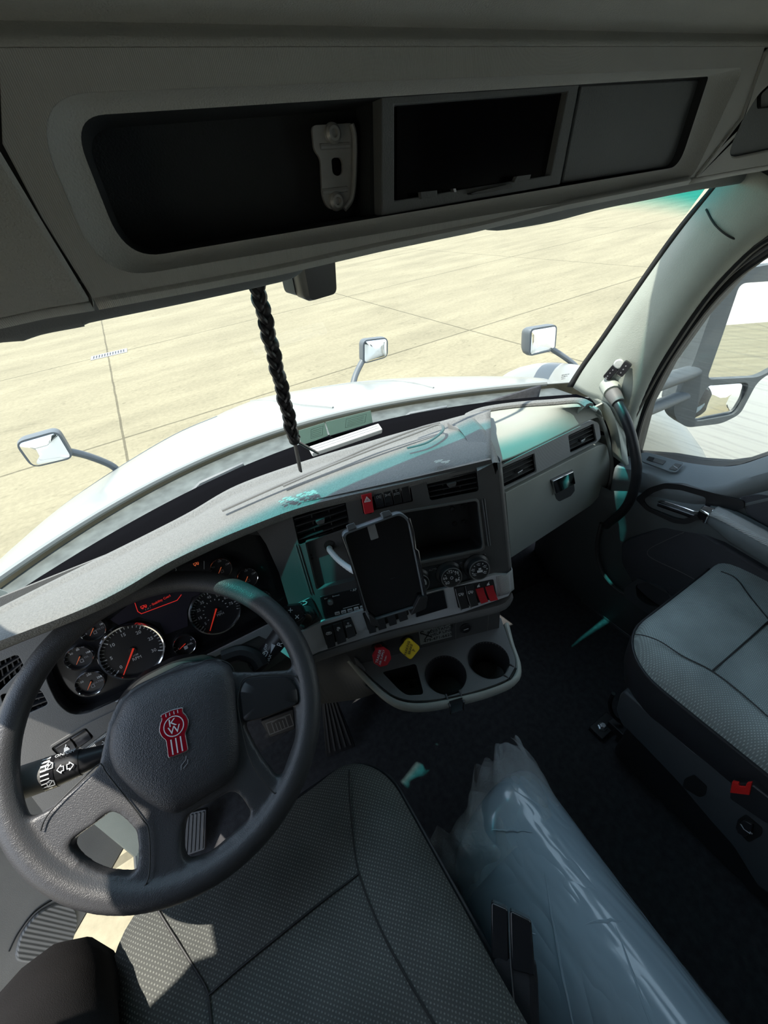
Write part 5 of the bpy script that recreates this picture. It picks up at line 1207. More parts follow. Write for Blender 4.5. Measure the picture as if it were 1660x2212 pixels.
# badge
bd = thing  # badge is part of the wheel
up = (Vector(FW.uv(371, 1537, .03))-Vector(FW.uv(385, 1628, .03))); ra = math.degrees(math.atan2(up.y, up.x))-90
cb = FW.uv(378, 1582, .03); GB_ = FW.sub(cb[0], cb[1], .0285, ra); hb = up.length/2
k = hb
shape = [(-.52*k, .98*k), (-.45*k, .78*k), (-.58*k, .60*k), (-.66*k, .30*k), (-.58*k, -.0*k), (-.42*k, -.2*k), (-.44*k, -1.0*k), (0, -1.02*k), (.44*k, -1.0*k), (.42*k, -.2*k), (.58*k, 0), (.66*k, .3*k), (.58*k, .6*k), (.45*k, .78*k), (.52*k, .98*k), (0, 1.04*k)]
sh = rnd(shape, .003)
bm = newbm(); plate(bm, GB_, [(a*1.06, b*1.05) for a, b in sh], (), .0012, -.003); bdg = obj('badge', bm, M['steel'], WH, bev=.0005)
bm = newbm(); plate(bm, GB_, sh, (), .0022, .0); obj('red_enamel', bm, M['redlogo'], bdg)
bm = newbm(); line(bm, GB_, circ(0, .30*k, .46*k, 24), .0012, .0022, closed=True)
addme(bm, textmesh(GB_, 'K', .50*k, -.04*k, .47*k, .0024, sx=1.2)); addme(bm, textmesh(GB_, 'W', .50*k, .0, .12*k, .0024, sx=1.1))
for x in (-.22, 0, .22): line(bm, GB_, [(x*k, -.28*k), (x*k, -.94*k)], .0016, .0022)
for x in (-.28, -.1, .1, .28): line(bm, GB_, [(x*k, .84*k), (x*k, .98*k)], .0009, .0022)
obj('badge_lettering', bm, M['print'], bdg, smooth=False)
u, v = FW.uv(398, 1650, .03); bm = newbm(); G = FW.sub(u, v, .0275, ra+35)
line(bm, G, [(-.008, -.002), (-.004, .002), (.004, .002), (.008, .005)], .0009); line(bm, G, [(-.005, -.003), (.003, -.003), (.006, .0)], .0009); obj('horn_symbol', bm, M['printdim'], WH, smooth=False)

# column shroud
COL = thing('steering_column', 'black steering column shroud behind the wheel hub', 'steering column', tuple(FW.p(0, .02, -.2)))
bm = newbm()
def cr_(c, s, o): return [FW.p(c[0]+u, c[1]+v, o) for u, v in rnd([(-.07*s, -.06*s), (.07*s, -.06*s), (.075*s, .05*s), (.03*s, .078*s), (-.03*s, .078*s), (-.075*s, .05*s)], .02*s)]
loft(bm, [cr_((0, 0), 1.0, -.028), cr_((0, .004), 1.12, -.05), cr_((0, .01), 1.1, -.12), cr_((0, .02), .95, -.22), cr_((0, .03), .9, -.34)]); obj('shroud', bm, M['black'], COL, ang=50)
bm = newbm(); q = [FW.at(x, y, -.04) for x, y in [(482, 1422), (520, 1410), (552, 1420), (566, 1440)]]; tube(bm, spl(q, 5), [.014]*16, 10); obj('shroud_shoulder', bm, M['black'], COL)
# right hand lever (gear and engine brake)
LV = thing('gear_lever_stalk', 'black gear selector stalk with white lettering right of the wheel hub', 'stalk', tuple(FW.at(560, 1442, -.06)))
a, b_, c_ = FW.at(548, 1444, -.06), FW.at(598, 1385, -.045), FW.at(640, 1322, -.03)
bm = newbm(); tube(bm, spl([a, a.lerp(b_, .5), b_, b_.lerp(c_, .5), c_], 5), [.016+.0003*i for i in range(21)], 18, flat=.8); obj('lever', bm, M['black'], LV)
G = Fr((0, 0, 0), 0, 0); mid = a.lerp(b_, .75); G.H = (b_-a).normalized(); n_ = (-mid).normalized(); G.N = (n_-G.H*n_.dot(G.H)).normalized(); G.V = G.N.cross(G.H); G.P = mid+G.N*.0165
bm = newbm()
for s_, u, v, sz in (('R', .018, -.008, .013), ('N', .034, .0, .012), ('D', .046, .004, .011), ('OFF', .0, .008, .006), ('MAX', -.012, -.010, .007)): addme(bm, textmesh(G, s_, sz, u, v, .0005, roll=20))
symbol(bm, G, -.012, .002, .007, 'engine'); plate(bm, G, [(-.004, -.006), (.012, -.003), (.010, .004)], (), .0006, 0); obj('lettering', bm, M['print'], LV, smooth=False)
kc = FW.at(632, 1326, -.02); G2 = Fr(kc, 19, 45).sub(0, 0, 0, 35)
bm = newbm(); P = rnd([(-.020, -.014), (.016, -.020), (.024, .002), (.004, .020), (-.018, .014)], .006)
loft(bm, [[G2.p(u*.85, v*.85, -.018) for u, v in P], [G2.p(u, v, -.01) for u, v in P], [G2.p(u, v, .008) for u, v in P], [G2.p(u*.88, v*.88, .012) for u, v in P]]); obj('lever_head', bm, M['blacks'], LV, ang=45)
bm = newbm(); line(bm, G2, circ(-.006, .006, .005, 12, .5, 5.5, False), .0014, .0122); line(bm, G2, [(.002, .004), (.007, .009)], .0012, .0122); line(bm, G2, [(.002, .009), (.007, .004)], .0012, .0122); line(bm, G2, [(.0, -.010), (.008, -.010)], .0012, .0122); line(bm, G2, [(.004, -.014), (.004, -.006)], .0012, .0122); obj('head_symbol', bm, M['print'], LV, smooth=False)
# left turn signal stalk
TS = thing('turn_signal_stalk', 'thick black turn signal stalk with arrow symbols left of the wheel hub', 'stalk', tuple(FW.at(235, 1640, -.05)))
a, b_ = FW.at(245, 1622, -.05), FW.at(48, 1690, -.035)
def sg(t0, t1, r0, r1, mt, nm):
    bm = newbm(); tube(bm, [a.lerp(b_, t0), a.lerp(b_, t1)], [r0, r1], 28); return obj(nm, bm, M[mt], TS, ang=40)
sg(0, .37, .012, .0175, 'black', 'stalk_root'); sg(.365, .37, .0182, .0182, 'inkblack', 'joint'); sg(.37, .62, .0185, .0215, 'black', 'stalk_sleeve'); sg(.62, .75, .0222, .0226, 'blacks', 'wiper_ring'); sg(.75, 1.0, .0222, .0225, 'dash_mid', 'end_cap')
ax_ = (b_-a).normalized(); n_ = (-(a.lerp(b_, .6))).normalized(); n_ = (n_-ax_*n_.dot(ax_)).normalized()
G = Fr((0, 0, 0), 0, 0); G.H = -ax_; G.N = n_; G.V = G.N.cross(G.H); G.P = a.lerp(b_, .49)+n_*.0205
bm = newbm()
for s_ in (-1, 1): line(bm, G, [(s_*.002, .003), (s_*.005, .003), (s_*.005, .0055), (s_*.010, 0), (s_*.005, -.0055), (s_*.005, -.003), (s_*.002, -.003)], .0011, .0006, closed=True)
G.P = a.lerp(b_, .49)+n_*.016+G.V*.0165; G3 = Fr((0, 0, 0), 0, 0); G3.P = G.P; G3.H = G.H; G3.N = (n_*.7+G.V*.7).normalized(); G3.V = G3.N.cross(G3.H)
addme(bm, textmesh(G3, 'ON/OFF', .007, 0, 0, .003)); obj('lettering', bm, M['print'], TS, smooth=False)
bm = newbm()
for i in range(9):
    an = math.radians(-62+i*15); nn = n_*math.cos(an)+G.V*math.sin(an); tt = Fr((0, 0, 0), 0, 0); tt.H = G.H; tt.N = nn; tt.V = nn.cross(G.H); tt.P = a.lerp(b_, .70)+nn*.0228
    plate(bm, tt, rect(-.0055, -.0003-.00018*i, .0045, .0003+.00018*i), (), .0004, 0)
for an in (-38, 22):
    nn = n_*math.cos(math.radians(an))+G.V*math.sin(math.radians(an)); tt = Fr((0, 0, 0), 0, 0); tt.H = G.H; tt.N = nn; tt.V = nn.cross(G.H); tt.P = a.lerp(b_, .655)+nn*.0226
    line(bm, tt, [(-.004, -.004), (.004, -.004), (.004, .003), (0, .006), (-.004, .003)], .0010, .0006, closed=True); line(bm, tt, [(-.003, -.003), (.003, .004)], .001, .0006)
obj('scale_marks', bm, M['print'], TS, smooth=False)

# ================================================================== TABLET CRADLE
TC = Fr(FF.at(830, 1220, .075), 17, 27)
cp = TC.px([(737, 1152), (866, 1105), (884, 1120), (893, 1165), (918, 1288), (905, 1310), (800, 1342), (789, 1322)])
cp = rnd(cp, [.010, .010, .006, 0, .006, .006, .008, .006])
TB2 = thing('tablet_cradle', 'black tablet in a cradle with two top clips in front of the centre stack', 'tablet cradle', tuple(TC.at(845, 1335)))
ci = [tuple(Vector(p)) for p in cp]; cc2 = Vector((sum(p[0] for p in cp)/len(cp), sum(p[1] for p in cp)/len(cp)))
inn = [tuple(cc2+Vector(((p[0]-cc2.x)*.93, (p[1]-cc2.y)*.955))) for p in cp]
bm = newbm(); plate(bm, TC, cp, [inn], .004, -.014); obj('cradle_frame', bm, M['cradle'], TB2, bev=.0015)
bm = newbm(); plate(bm, TC, cp, (), -.012, -.018); obj('cradle_back', bm, M['black'], TB2)
bm = newbm(); plate(bm, TC, inn, (), -.002, -.011); obj('tablet_screen', bm, M['screen'], TB2)
bm = newbm(); plate(bm, TC, rnd(TC.px([(792, 1132), (809, 1127), (819, 1162), (802, 1168)]), .002), (), -.0012, -.002); obj('camera_strip', bm, M['headgrey'], TB2)
for px in ([(748, 1134), (765, 1128), (771, 1139), (752, 1146)], [(823, 1106), (841, 1101), (848, 1111), (828, 1118)]):
    P = TC.px(px, .008); bm = newbm(); loft(bm, [[TC.p(u, v, .010) for u, v in P], [TC.p(u, v-.002, .006) for u, v in P], [TC.p(u, v-.006, -.012) for u, v in P]]); obj('top_clip', bm, M['cradle'], TB2, bev=.001)
bm = newbm(); q = [TC.at(x, y, .005) for x, y in [(884, 1120), (893, 1150), (897, 1185), (903, 1190), (912, 1240), (920, 1285)]]; tube(bm, q, .0022, 8); obj('side_rail', bm, M['blacks'], TB2)
bm = newbm(); q = [TC.at(x, y, .005) for x, y in [(739, 1160), (752, 1195), (770, 1255), (788, 1320)]]; tube(bm, q, .0015, 8); obj('side_rail', bm, M['blacks'], TB2)
for px in ([(795, 1322), (812, 1335), (820, 1350), (800, 1345)], [(905, 1285), (922, 1285), (918, 1310), (885, 1325)]):
    bm = newbm(); plate(bm, TC, rnd(TC.px(px), .003), (), .009, -.012); obj('bottom_claw', bm, M['black'], TB2, bev=.002)
bm = newbm(); tube(bm, [TC.p(cc2.x, cc2.y, -.016), FF.at(845, 1265, .02), FF.at(850, 1275, -.005)], [.02, .018, .022], 16); obj('mount_arm', bm, M['black'], TB2)
# white ribbed cable from the bezel to the cradle
q = spl([FF.at(712, 1184, -.012), FF.at(714, 1190, .004), FF.at(728, 1206, .018), FF.at(742, 1218, .03), TC.at(762, 1232, -.025), TC.at(775, 1236, -.025)], 6)
bm = newbm(); tube(bm, q, [.0052+.0004*(i % 2) for i in range(len(q))], 10); tag(obj('white_cable', bm, M['cable']), 'short white ribbed cable from the bezel hole to the tablet cradle', 'cable')

# ================================================================== PASSENGER DOOR
FX = fxplane(1.06)
PD = thing('passenger_door_panel', 'grey passenger door panel with black pull handle, switches and armrest', 'door panel', (1.06, .2, -1.33))
def xp(L, off=0): return [FX.uv(x, y, off) for x, y in L]
# upper ledge under the window
wb = rw([(1362, 985), (1440, 993), (1500, 1003), (1560, 1009), (1605, 1004), (1665, 984), (1760, 955)], 1.095, 40)
wi = rw([(1330, 1010), (1388, 1020), (1440, 1043), (1500, 1058), (1560, 1055), (1620, 1032), (1700, 1010), (1800, 985)], 1.03, 40)
wl = rw([(1320, 1060), (1375, 1062), (1430, 1075), (1495, 1088), (1560, 1086), (1625, 1068), (1700, 1050), (1810, 1030)], 1.035, 40)
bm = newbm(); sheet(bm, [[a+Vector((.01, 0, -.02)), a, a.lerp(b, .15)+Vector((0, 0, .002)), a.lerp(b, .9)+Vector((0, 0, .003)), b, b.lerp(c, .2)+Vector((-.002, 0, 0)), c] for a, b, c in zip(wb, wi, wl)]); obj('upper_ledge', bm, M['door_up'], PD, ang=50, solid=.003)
bm = newbm(); low = [[c, c+Vector((-.002, 0, -.03)), Vector((1.045, c.y, c.z-.09)), Vector((1.065, c.y, c.z-.16)), Vector((1.07, c.y, -1.34))] for c in wl]
f0 = wl[0]; low = [[Vector((p.x+.01, .80, p.z)) for p in low[0]], [Vector((p.x, .66, p.z)) for p in low[0]]]+low
bb = low[-1]; low.append([Vector((p.x, -.75, p.z)) for p in bb])
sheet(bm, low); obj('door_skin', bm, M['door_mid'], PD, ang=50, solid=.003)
# switch panel on the ledge (lies on the ledge's own slope)
q0, q1, q2 = atx(1392, 985, 1.075), atx(1478, 1015, 1.06), atx(1400, 1010, 1.045)
G = Fr((0, 0, 0), 0, 0); LQ = lambda x, y: atx(x, y, 1.06)
G.P = atx(1430, 1003, 1.058); G.H = Vector((0, -1, -.0)); G.N = Vector((-.62, 0, .78)).normalized(); G.V = G.N.cross(G.H)
def gp2(L, off=0): return [G.uv(x, y, off) for x, y in L]
bm = newbm(); plate(bm, G, rnd(gp2([(1385, 980), (1400, 978), (1478, 1000), (1476, 1008), (1462, 1022), (1450, 1021), (1388, 998)]), .004), (), .004, -.004); obj('switch_plate', bm, M['door_up'], PD, bev=.001)
bm = newbm(); plate(bm, G, rnd(gp2([(1403, 986), (1440, 996), (1433, 1004), (1397, 993)], .004), .002), (), .006, .002); ws = obj('window_switch', bm, M['dash_mid'], PD)
bm = newbm(); plate(bm, G, rnd(gp2([(1403, 986), (1415, 989), (1410, 997), (1397, 993)], .006), .001), (), .0066, .004); obj('switch_dish', bm, M['inkblack'], ws)
bm = newbm(); plate(bm, G, rnd(gp2([(1460, 1001), (1474, 1004), (1460, 1017), (1446, 1013)], .004), .002), (), .0065, .002); ls = obj('lock_switch', bm, M['dash_mid'], PD, bev=.0006)
bm = newbm(); line(bm, G, [G.uv(1456, 1006, .0065), G.uv(1465, 1012, .0065)], .001, .0066); obj('mark', bm, M['print'], ls, smooth=False)
# pull handle bezel
FXh = fxplane(1.035)
def hx(L, off=0): return [FXh.uv(x, y, off) for x, y in L]
ho = rnd(hx([(1376, 1075), (1405, 1052), (1440, 1041), (1475, 1044), (1560, 1066), (1612, 1080), (1612, 1095), (1580, 1105), (1530, 1112), (1490, 1130), (1460, 1128), (1400, 1100)]), [.01, .01, .01, .01, .01, .006, .006, .01, .01, .012, .012, .01])
hi2 = rnd(hx([(1392, 1078), (1415, 1062), (1440, 1053), (1475, 1056), (1530, 1072), (1528, 1090), (1515, 1105), (1480, 1122), (1460, 1118), (1405, 1095)]), .008)
bm = newbm(); plate(bm, FXh, ho, [hi2], .008, -.02); obj('pull_bezel', bm, M['black'], PD, bev=.004, seg=3)
bm = newbm(); pocket(bm, FXh, hi2, .006, .025, .1); obj('pull_recess', bm, M['blacks'], PD, recalc=False)
bm = newbm(); q = [FXh.at(x, y, .004) for x, y in [(1422, 1082), (1440, 1083), (1480, 1096), (1507, 1105), (1520, 1100), (1532, 1096)]]; tube(bm, spl(q, 6), .0035, 8, flat=.6); obj('latch_lever', bm, M['chrome'], PD)
bm = newbm(); q = [FXh.at(x, y, .0) for x, y in [(1424, 1088), (1470, 1104), (1508, 1116), (1530, 1112)]]; tube(bm, spl(q, 5), .008, 10); obj('lever_body', bm, M['blacks'], PD)
# armrest
AR = [atx(x, y, X) for x, y, X in [(1528, 1106, 1.02), (1560, 1118, 1.005), (1620, 1150, .99), (1700, 1195, .98), (1800, 1255, .98)]]
P = resample(spl(AR, 5), 30); P.append(P[-1]+Vector((0, -.25, .02)))
bm = newbm(); rr = []
for i, p in enumerate(P):
    s_ = min(1, .55+i*.05)
    rr.append([p+Vector((.03, 0, -.055*s_)), p+Vector((0, 0, -.05*s_)), p+Vector((-.022*s_, 0, -.03*s_)), p+Vector((-.026*s_, 0, -.005)), p+Vector((-.016*s_, 0, .012)), p+Vector((.004, 0, .017)), p+Vector((.03, 0, .012))])
loft(bm, rr); obj('armrest', bm, M['door_mid'], PD, ang=60)
bm = newbm(); rr = []
for i, p in enumerate(P[2:]): rr.append([p+Vector((-.021, 0, .006)), p+Vector((-.013, 0, .0155)), p+Vector((.002, 0, .0195)), p+Vector((.010, 0, .018))])
sheet(bm, rr); obj('armrest_ribbed_top', bm, M['silverrib'], PD, ang=60, solid=.002)
bm = newbm(); loft(bm, [[P[0]+Vector((dx, .012, dz)) for dx, dz in ((.0, -.02), (-.018, -.012), (-.018, .010), (0, .016))], [P[2]+Vector((dx, 0, dz)) for dx, dz in ((.0, -.035), (-.0225, -.02), (-.0215, .008), (0, .0195))]]); obj('armrest_front', bm, M['chrome'], PD, bev=.003)
# arched cover right of the handle
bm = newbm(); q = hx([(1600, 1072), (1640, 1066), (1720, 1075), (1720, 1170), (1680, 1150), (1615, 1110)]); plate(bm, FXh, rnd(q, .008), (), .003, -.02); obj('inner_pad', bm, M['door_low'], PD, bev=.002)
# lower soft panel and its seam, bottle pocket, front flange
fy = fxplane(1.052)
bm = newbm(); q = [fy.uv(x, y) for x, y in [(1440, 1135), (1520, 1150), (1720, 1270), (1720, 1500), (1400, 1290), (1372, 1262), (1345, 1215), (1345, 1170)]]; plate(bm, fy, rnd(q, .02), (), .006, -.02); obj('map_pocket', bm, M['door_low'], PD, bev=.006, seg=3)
bm = newbm(); q = [fy.at(x, y, .0068) for x, y in [(1478, 1150), (1440, 1167), (1405, 1185), (1400, 1198), (1420, 1212), (1470, 1235), (1520, 1262), (1600, 1310)]]; tube(bm, spl(q, 5), .0009, 6); obj('pocket_seam', bm, M['dash_mid'], PD)
fz_ = fxplane(1.045)
bm = newbm(); cupp = [fz_.uv(x, y) for x, y in [(1375, 1262), (1400, 1255), (1440, 1270), (1455, 1300), (1430, 1312), (1400, 1306), (1378, 1290)]]
q = [fz_.uv(x, y) for x, y in [(1350, 1270), (1382, 1247), (1480, 1300), (1560, 1370), (1560, 1420), (1430, 1345), (1352, 1290)]]; plate(bm, fz_, rnd(q, .01), [rnd(cupp, .014)], .004, -.03); obj('bottle_pocket', bm, M['seatbase'], PD, bev=.003)
bm = newbm(); pocket(bm, fz_, rnd(cupp, .014), .002, .025, .15); obj('bottle_hole', bm, M['inkblack'], PD, recalc=False)
bm = newbm(); q = [atx(x, y, 1.05) for x, y in [(1300, 1130), (1290, 1180), (1300, 1230), (1325, 1265), (1352, 1285)]]; tube(bm, spl(q, 6), .006, 8); obj('door_edge', bm, M['dash_dark'], PD)
# sill plate
FS = Fr((0, 0, FLZ+.012), 0, 90)
sl = [FS.uv(x, y) for x, y in [(1256, 1294), (1278, 1287), (1480, 1420), (1460, 1450)]]
SP = thing('sill_plate', 'ribbed metal sill plate on the floor beside the passenger door', 'sill plate', tuple(FS.at(1310, 1340)))
bm = newbm(); plate(bm, FS, sl, (), .001, -.012); obj('plate', bm, M['sill'], SP, bev=.001)
A, B, Cc, D = [Vector(p) for p in sl]
bm = newbm()
for i in range(8):
    t = (i+.5)/8; a, b = A.lerp(B, t), D.lerp(Cc, t); tube(bm, [FS.p(a.x, a.y, .001), FS.p(b.x, b.y, .001)], .0022, 6)
obj('rib', bm, M['sill'], SP)

# ================================================================== SEATS
def rr_poly(hw, y0, y1, r, n=10, rb=None, taper=0):
    rb = rb or r
    pts = []
    for cx, cy, a0, rad in ((hw-r, y1-r, 0, r), (-hw+r, y1-r, PI/2, r), (-hw+rb, y0+rb, PI, rb), (hw-rb, y0+rb, 3*PI/2, rb)):
        for i in range(n+1):
            a = a0+PI/2*i/n; pts.append(((cx+rad*math.cos(a)), cy+rad*math.sin(a)))
    return pts
def cushion(bm, cx, hw, y0, y1, z, r, prof, bolster=.012, crown=.0):
    """rounded cushion: prof is a list of (scale, dz) outwards"""
    base = resample([Vector((x, y, 0)) for x, y in rr_poly(hw, y0, y1, r)]+[Vector((*rr_poly(hw, y0, y1, r)[0], 0))], 121)[:-1]
    cy = (y0+y1)/2; rings = []
    for s_, dz in prof:
        rg = []
        for p in base:
            dx, dy = p.x, p.y-cy
            L = math.hypot(dx, dy); ins = (1-s_)*min(hw, (y1-y0)/2)
            k = max(0, 1-ins/ max(L, 1e-6)) if s_ > .6 else s_ * (1-.4*min(hw, (y1-y0)/2)/L)/.6
            X, Y = dx*k, dy*k
            b = bolster*math.exp(-((abs(X)-hw*.78)/(hw*.2))**2) if s_ < .99 else 0
            rg.append(Vector((cx+X, cy+Y, z+dz+b)))
        rings.append(rg)
    loft(bm, rings, True, True)
prof = [(.02, 0), (.2, 0), (.4, 0), (.6, 0), (.7, 0), (.8, -.002), (.88, -.006), (.93, -.013), (.965, -.022), (.985, -.034), (1.0, -.05)]
def seam3(pts, zf, w=.0022, n=8): 
    return [Vector((p.x, p.y, p.z)) for p in resample(spl(pts, n), 60)]
DSX, DSH, DSZ = -.168, .248, -.835
DS = thing('driver_seat', 'dark grey dotted fabric driver seat in front of the steering wheel', 'seat', (DSX, 0, FLZ))
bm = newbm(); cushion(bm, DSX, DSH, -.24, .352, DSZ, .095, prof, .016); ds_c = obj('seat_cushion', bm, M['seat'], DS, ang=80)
bm = newbm(); cushion(bm, DSX, DSH+.004, -.245, .357, DSZ-.05, .10, [(.5, -.12), (.97, -.12), (1.0, -.10), (1.0, -.05), (.99, 0), (.9, .0)], 0); obj('seat_skirt', bm, M['vinyl'], DS, ang=60)
bs = rr_poly(DSH+.002, -.242, .355, .097); bm = newbm(); q = [Vector((DSX+x, y, DSZ-.047)) for x, y in bs]; tube(bm, q+[q[0]], .0038, 8); obj('piping', bm, M['vinyl'], DS)
def seat_z(x, y, cx, hw, z, bol, yf): 
    b = bol*math.exp(-((abs(x-cx)-hw*.78)/(hw*.2))**2); e = min(hw-abs(x-cx), yf-y); d = 0
    for (s0, d0), (s1, d1) in zip(prof[4:-1], prof[5:]):
        i0, i1 = (1-s0)*hw, (1-s1)*hw
        if i1 <= e <= i0: d = d1+(d0-d1)*(e-i1)/(i0-i1)
    if e < 0: d = -.05
    return z+d+b
def seatline(pxs, zz, cx, hw, z, bol, yf, parent, w=.0016, m='inkblack'):
    q = resample(spl([atz(x, y, zz) for x, y in pxs], 6), 50); bm = newbm()
    tube(bm, [Vector((p.x, p.y, seat_z(p.x, p.y, cx, hw, z, bol, yf)+.0022)) for p in q], w, 6, flat=.6); obj('seam', bm, M[m], parent)
a_ = (-.835, DSX, DSH, DSZ, .016, .352, DS)
seatline([(757, 1668), (758, 1720), (764, 1800), (777, 1888), (820, 2000), (870, 2095), (955, 2240)], *a_)
seatline([(777, 1888), (700, 1945), (600, 2025), (520, 2090), (452, 2150)], *a_)
seatline([(342, 1962), (375, 2015), (415, 2080), (445, 2130), (453, 2160), (460, 2240)], *a_)
# seat pedestal below
FLF = Fr((0, 0, FLZ), 0, 90)
bm = newbm(); plate(bm, FLF, rect(DSX-.20, -.2, DSX+.20, .26, .03), (), .36, 0); obj('seat_base', bm, M['seatbase'], DS, bev=.01)

PSX, PSH, PSZ = .905, .262, -.835
PS = thing('passenger_seat', 'grey fabric passenger seat with black vinyl sides by the passenger door', 'seat', (PSX, 0, FLZ))
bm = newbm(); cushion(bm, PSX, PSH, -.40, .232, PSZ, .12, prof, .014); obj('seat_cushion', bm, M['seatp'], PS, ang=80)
bm = newbm(); cushion(bm, PSX, PSH+.004, -.405, .237, PSZ-.05, .125, [(.5, -.15), (.90, -.15), (.94, -.13), (.985, -.08), (1.0, -.03), (.995, .0), (.9, 0)], 0); obj('side_skirt', bm, M['vinyl'], PS, ang=60)
bs = rr_poly(PSH+.002, -.402, .234, .122); bm = newbm(); q = [Vector((PSX+x, y, PSZ-.048)) for x, y in bs]; tube(bm, q+[q[0]], .003, 8); obj('piping', bm, M['vinyl'], PS)
b_ = (-.835, PSX, PSH, PSZ, .014, .232, PS)
seatline([(1372, 1372), (1420, 1392), (1470, 1425), (1533, 1458), (1600, 1510), (1700, 1600)], *b_)
seatline([(1533, 1458), (1580, 1415), (1625, 1375), (1670, 1335), (1720, 1300)], *b_)
seatline([(1560, 1232), (1590, 1250), (1620, 1290), (1665, 1345)], *b_)
# base: grey side shield with cut outs, rail and bolt
FXs = fxplane(.655)
FXs.N = Vector((-1, 0, 0))
def sx_(L, off=0): return [FXs.uv(x, y, off) for x, y in L]
sh_ = sx_([(1342, 1498), (1352, 1490), (1420, 1548), (1500, 1618), (1600, 1690), (1720, 1790), (1740, 1980), (1640, 1910), (1588, 1825), (1530, 1760), (1470, 1688), (1400, 1615), (1345, 1560), (1334, 1530)])
bm = newbm(); plate(bm, FXs, rnd(sh_, .008), (), .006, -.02); obj('side_shield', bm, M['seatbase'], PS, bev=.005, seg=3)
bm = newbm(); q = sx_([(1480, 1682), (1500, 1674), (1528, 1700), (1524, 1718), (1512, 1722), (1475, 1700)], .008); plate(bm, FXs, rnd(q, .006), (), .0085, .0); obj('shield_cutout', bm, M['inkblack'], PS)
bm = newbm(); q = sx_([(1595, 1770), (1612, 1760), (1648, 1790), (1645, 1805), (1618, 1820), (1590, 1790)], .008); plate(bm, FXs, rnd(q, .006), (), .0085, .0); sc_ = obj('switch_recess', bm, M['inkblack'], PS)
Gs2 = fxplane(.645)
qq = [Gs2.uv(x, y) for x, y in [(1600, 1776), (1612, 1770), (1628, 1780), (1626, 1796), (1612, 1806), (1595, 1796)]]; bm = newbm(); plate(bm, Gs2, rnd(qq, .004), (), .004, -.01); obj('lumbar_switch', bm, M['black'], PS, bev=.001)
u, v = Gs2.uv(1611, 1790, .004); bm = newbm(); symbol(bm, Gs2.sub(u, v, .004, -35), 0, 0, .0075, 'seatp'); obj('switch_symbol', bm, M['print'], PS, smooth=False)
bm = newbm(); plate(bm, FLF, rect(.675, -.40, 1.12, .14, .03), (), .20, .03); obj('seat_base', bm, M['black'], PS, bev=.01)
RZ_ = FLZ+.03
bm = newbm(); q0, q1 = atz(1325, 1545, -1.20), atz(1720, 1955, -1.20)
box(bm, FLF, q0.x-.012, -.45, q0.x+.012, q0.y, .13, .10); obj('slide_rail', bm, M['black'], PS, bev=.002)
q0 = atz(1338, 1583, -1.31)
bm = newbm(); box(bm, FLF, q0.x-.006, -.45, q0.x+.03, q0.y, .045, .0); obj('floor_rail', bm, M['black'], PS, bev=.003)
q1 = atz(1302, 1570, -1.325); bm = newbm(); plate(bm, FLF, rnd([(q1.x-.028, q1.y-.022), (q1.x+.05, q1.y-.022), (q1.x+.05, q1.y+.022), (q1.x-.028, q1.y+.022)], .004), (), .022, 0); obj('rail_foot', bm, M['black'], PS, bev=.002)
bm = newbm(); G = Fr((q1.x, q1.y, FLZ), 0, 90); lathe(bm, G, [(.013, .022), (.013, .026), (.009, .027), (.009, .036), (.007, .037), (.0001, .037)], 6); obj('bolt', bm, M['steel'], PS, smooth=False)
bm = newbm(); tube(bm, spl([atz(1326, 1498, -1.08), atz(1318, 1520, -1.15), atz(1325, 1545, -1.19), atz(1345, 1562, -1.21)], 5), .005, 8); obj('slide_lever', bm, M['blacks'], PS)
# red belt buckle
BK = thing('seat_belt_buckle', 'seat belt buckle with red button beside the passenger seat', 'seat belt buckle', tuple(atx(1620, 1715, .625)))
Gb = fxplane(.632); 
q = [Gb.uv(x, y) for x, y in [(1582, 1686), (1628, 1690), (1680, 1730), (1690, 1775), (1660, 1775), (1580, 1722)]]
bm = newbm(); plate(bm, Gb, rnd(q, .006), (), .006, -.012); obj('buckle_body', bm, M['black'], BK, bev=.003)
q = [Gb.uv(x, y, .006) for x, y in [(1584, 1687), (1597, 1690), (1600, 1697), (1612, 1698), (1616, 1690), (1626, 1689), (1621, 1716), (1579, 1711)]]
bm = newbm(); plate(bm, Gb, q, (), .0085, .003); obj('red_button', bm, mat('buckle_red', (0.62, 0.015, 0.012), .45), BK, bev=.0008)

# ================================================================== ROLL OF WRAPPED MATERIAL ON THE FLOOR
RC = Vector((.255, 0, -1.195)); RRAD = .150
RO = thing('wrapped_roll', 'large grey-blue roll wrapped in clear plastic lying between the two seats', 'roll', (RC.x, -.1, FLZ))
bm = newbm(); rr = []
random.seed(3)
for y, s_ in ((.185, .72), (.180, .86), (.168, .95), (.145, .99), (.08, 1.0), (0, 1.0), (-.15, 1.015), (-.3, 1.0), (-.45, 1.01), (-.62, 1.0), (-.66, .9)):
    rr.append([Vector((RC.x+.012*math.sin(y*7)+RRAD*s_*(1+.006*math.sin(3*a+y*9))*math.cos(a), y+.03*math.sin(a+.6), RC.z+RRAD*s_*(1+.004*math.sin(5*a+y*12))*math.sin(a))) for a in [2*PI*i/72 for i in range(72)]])
loft(bm, rr); obj('roll_body', bm, M['roll'], RO, ang=70, sub=1)
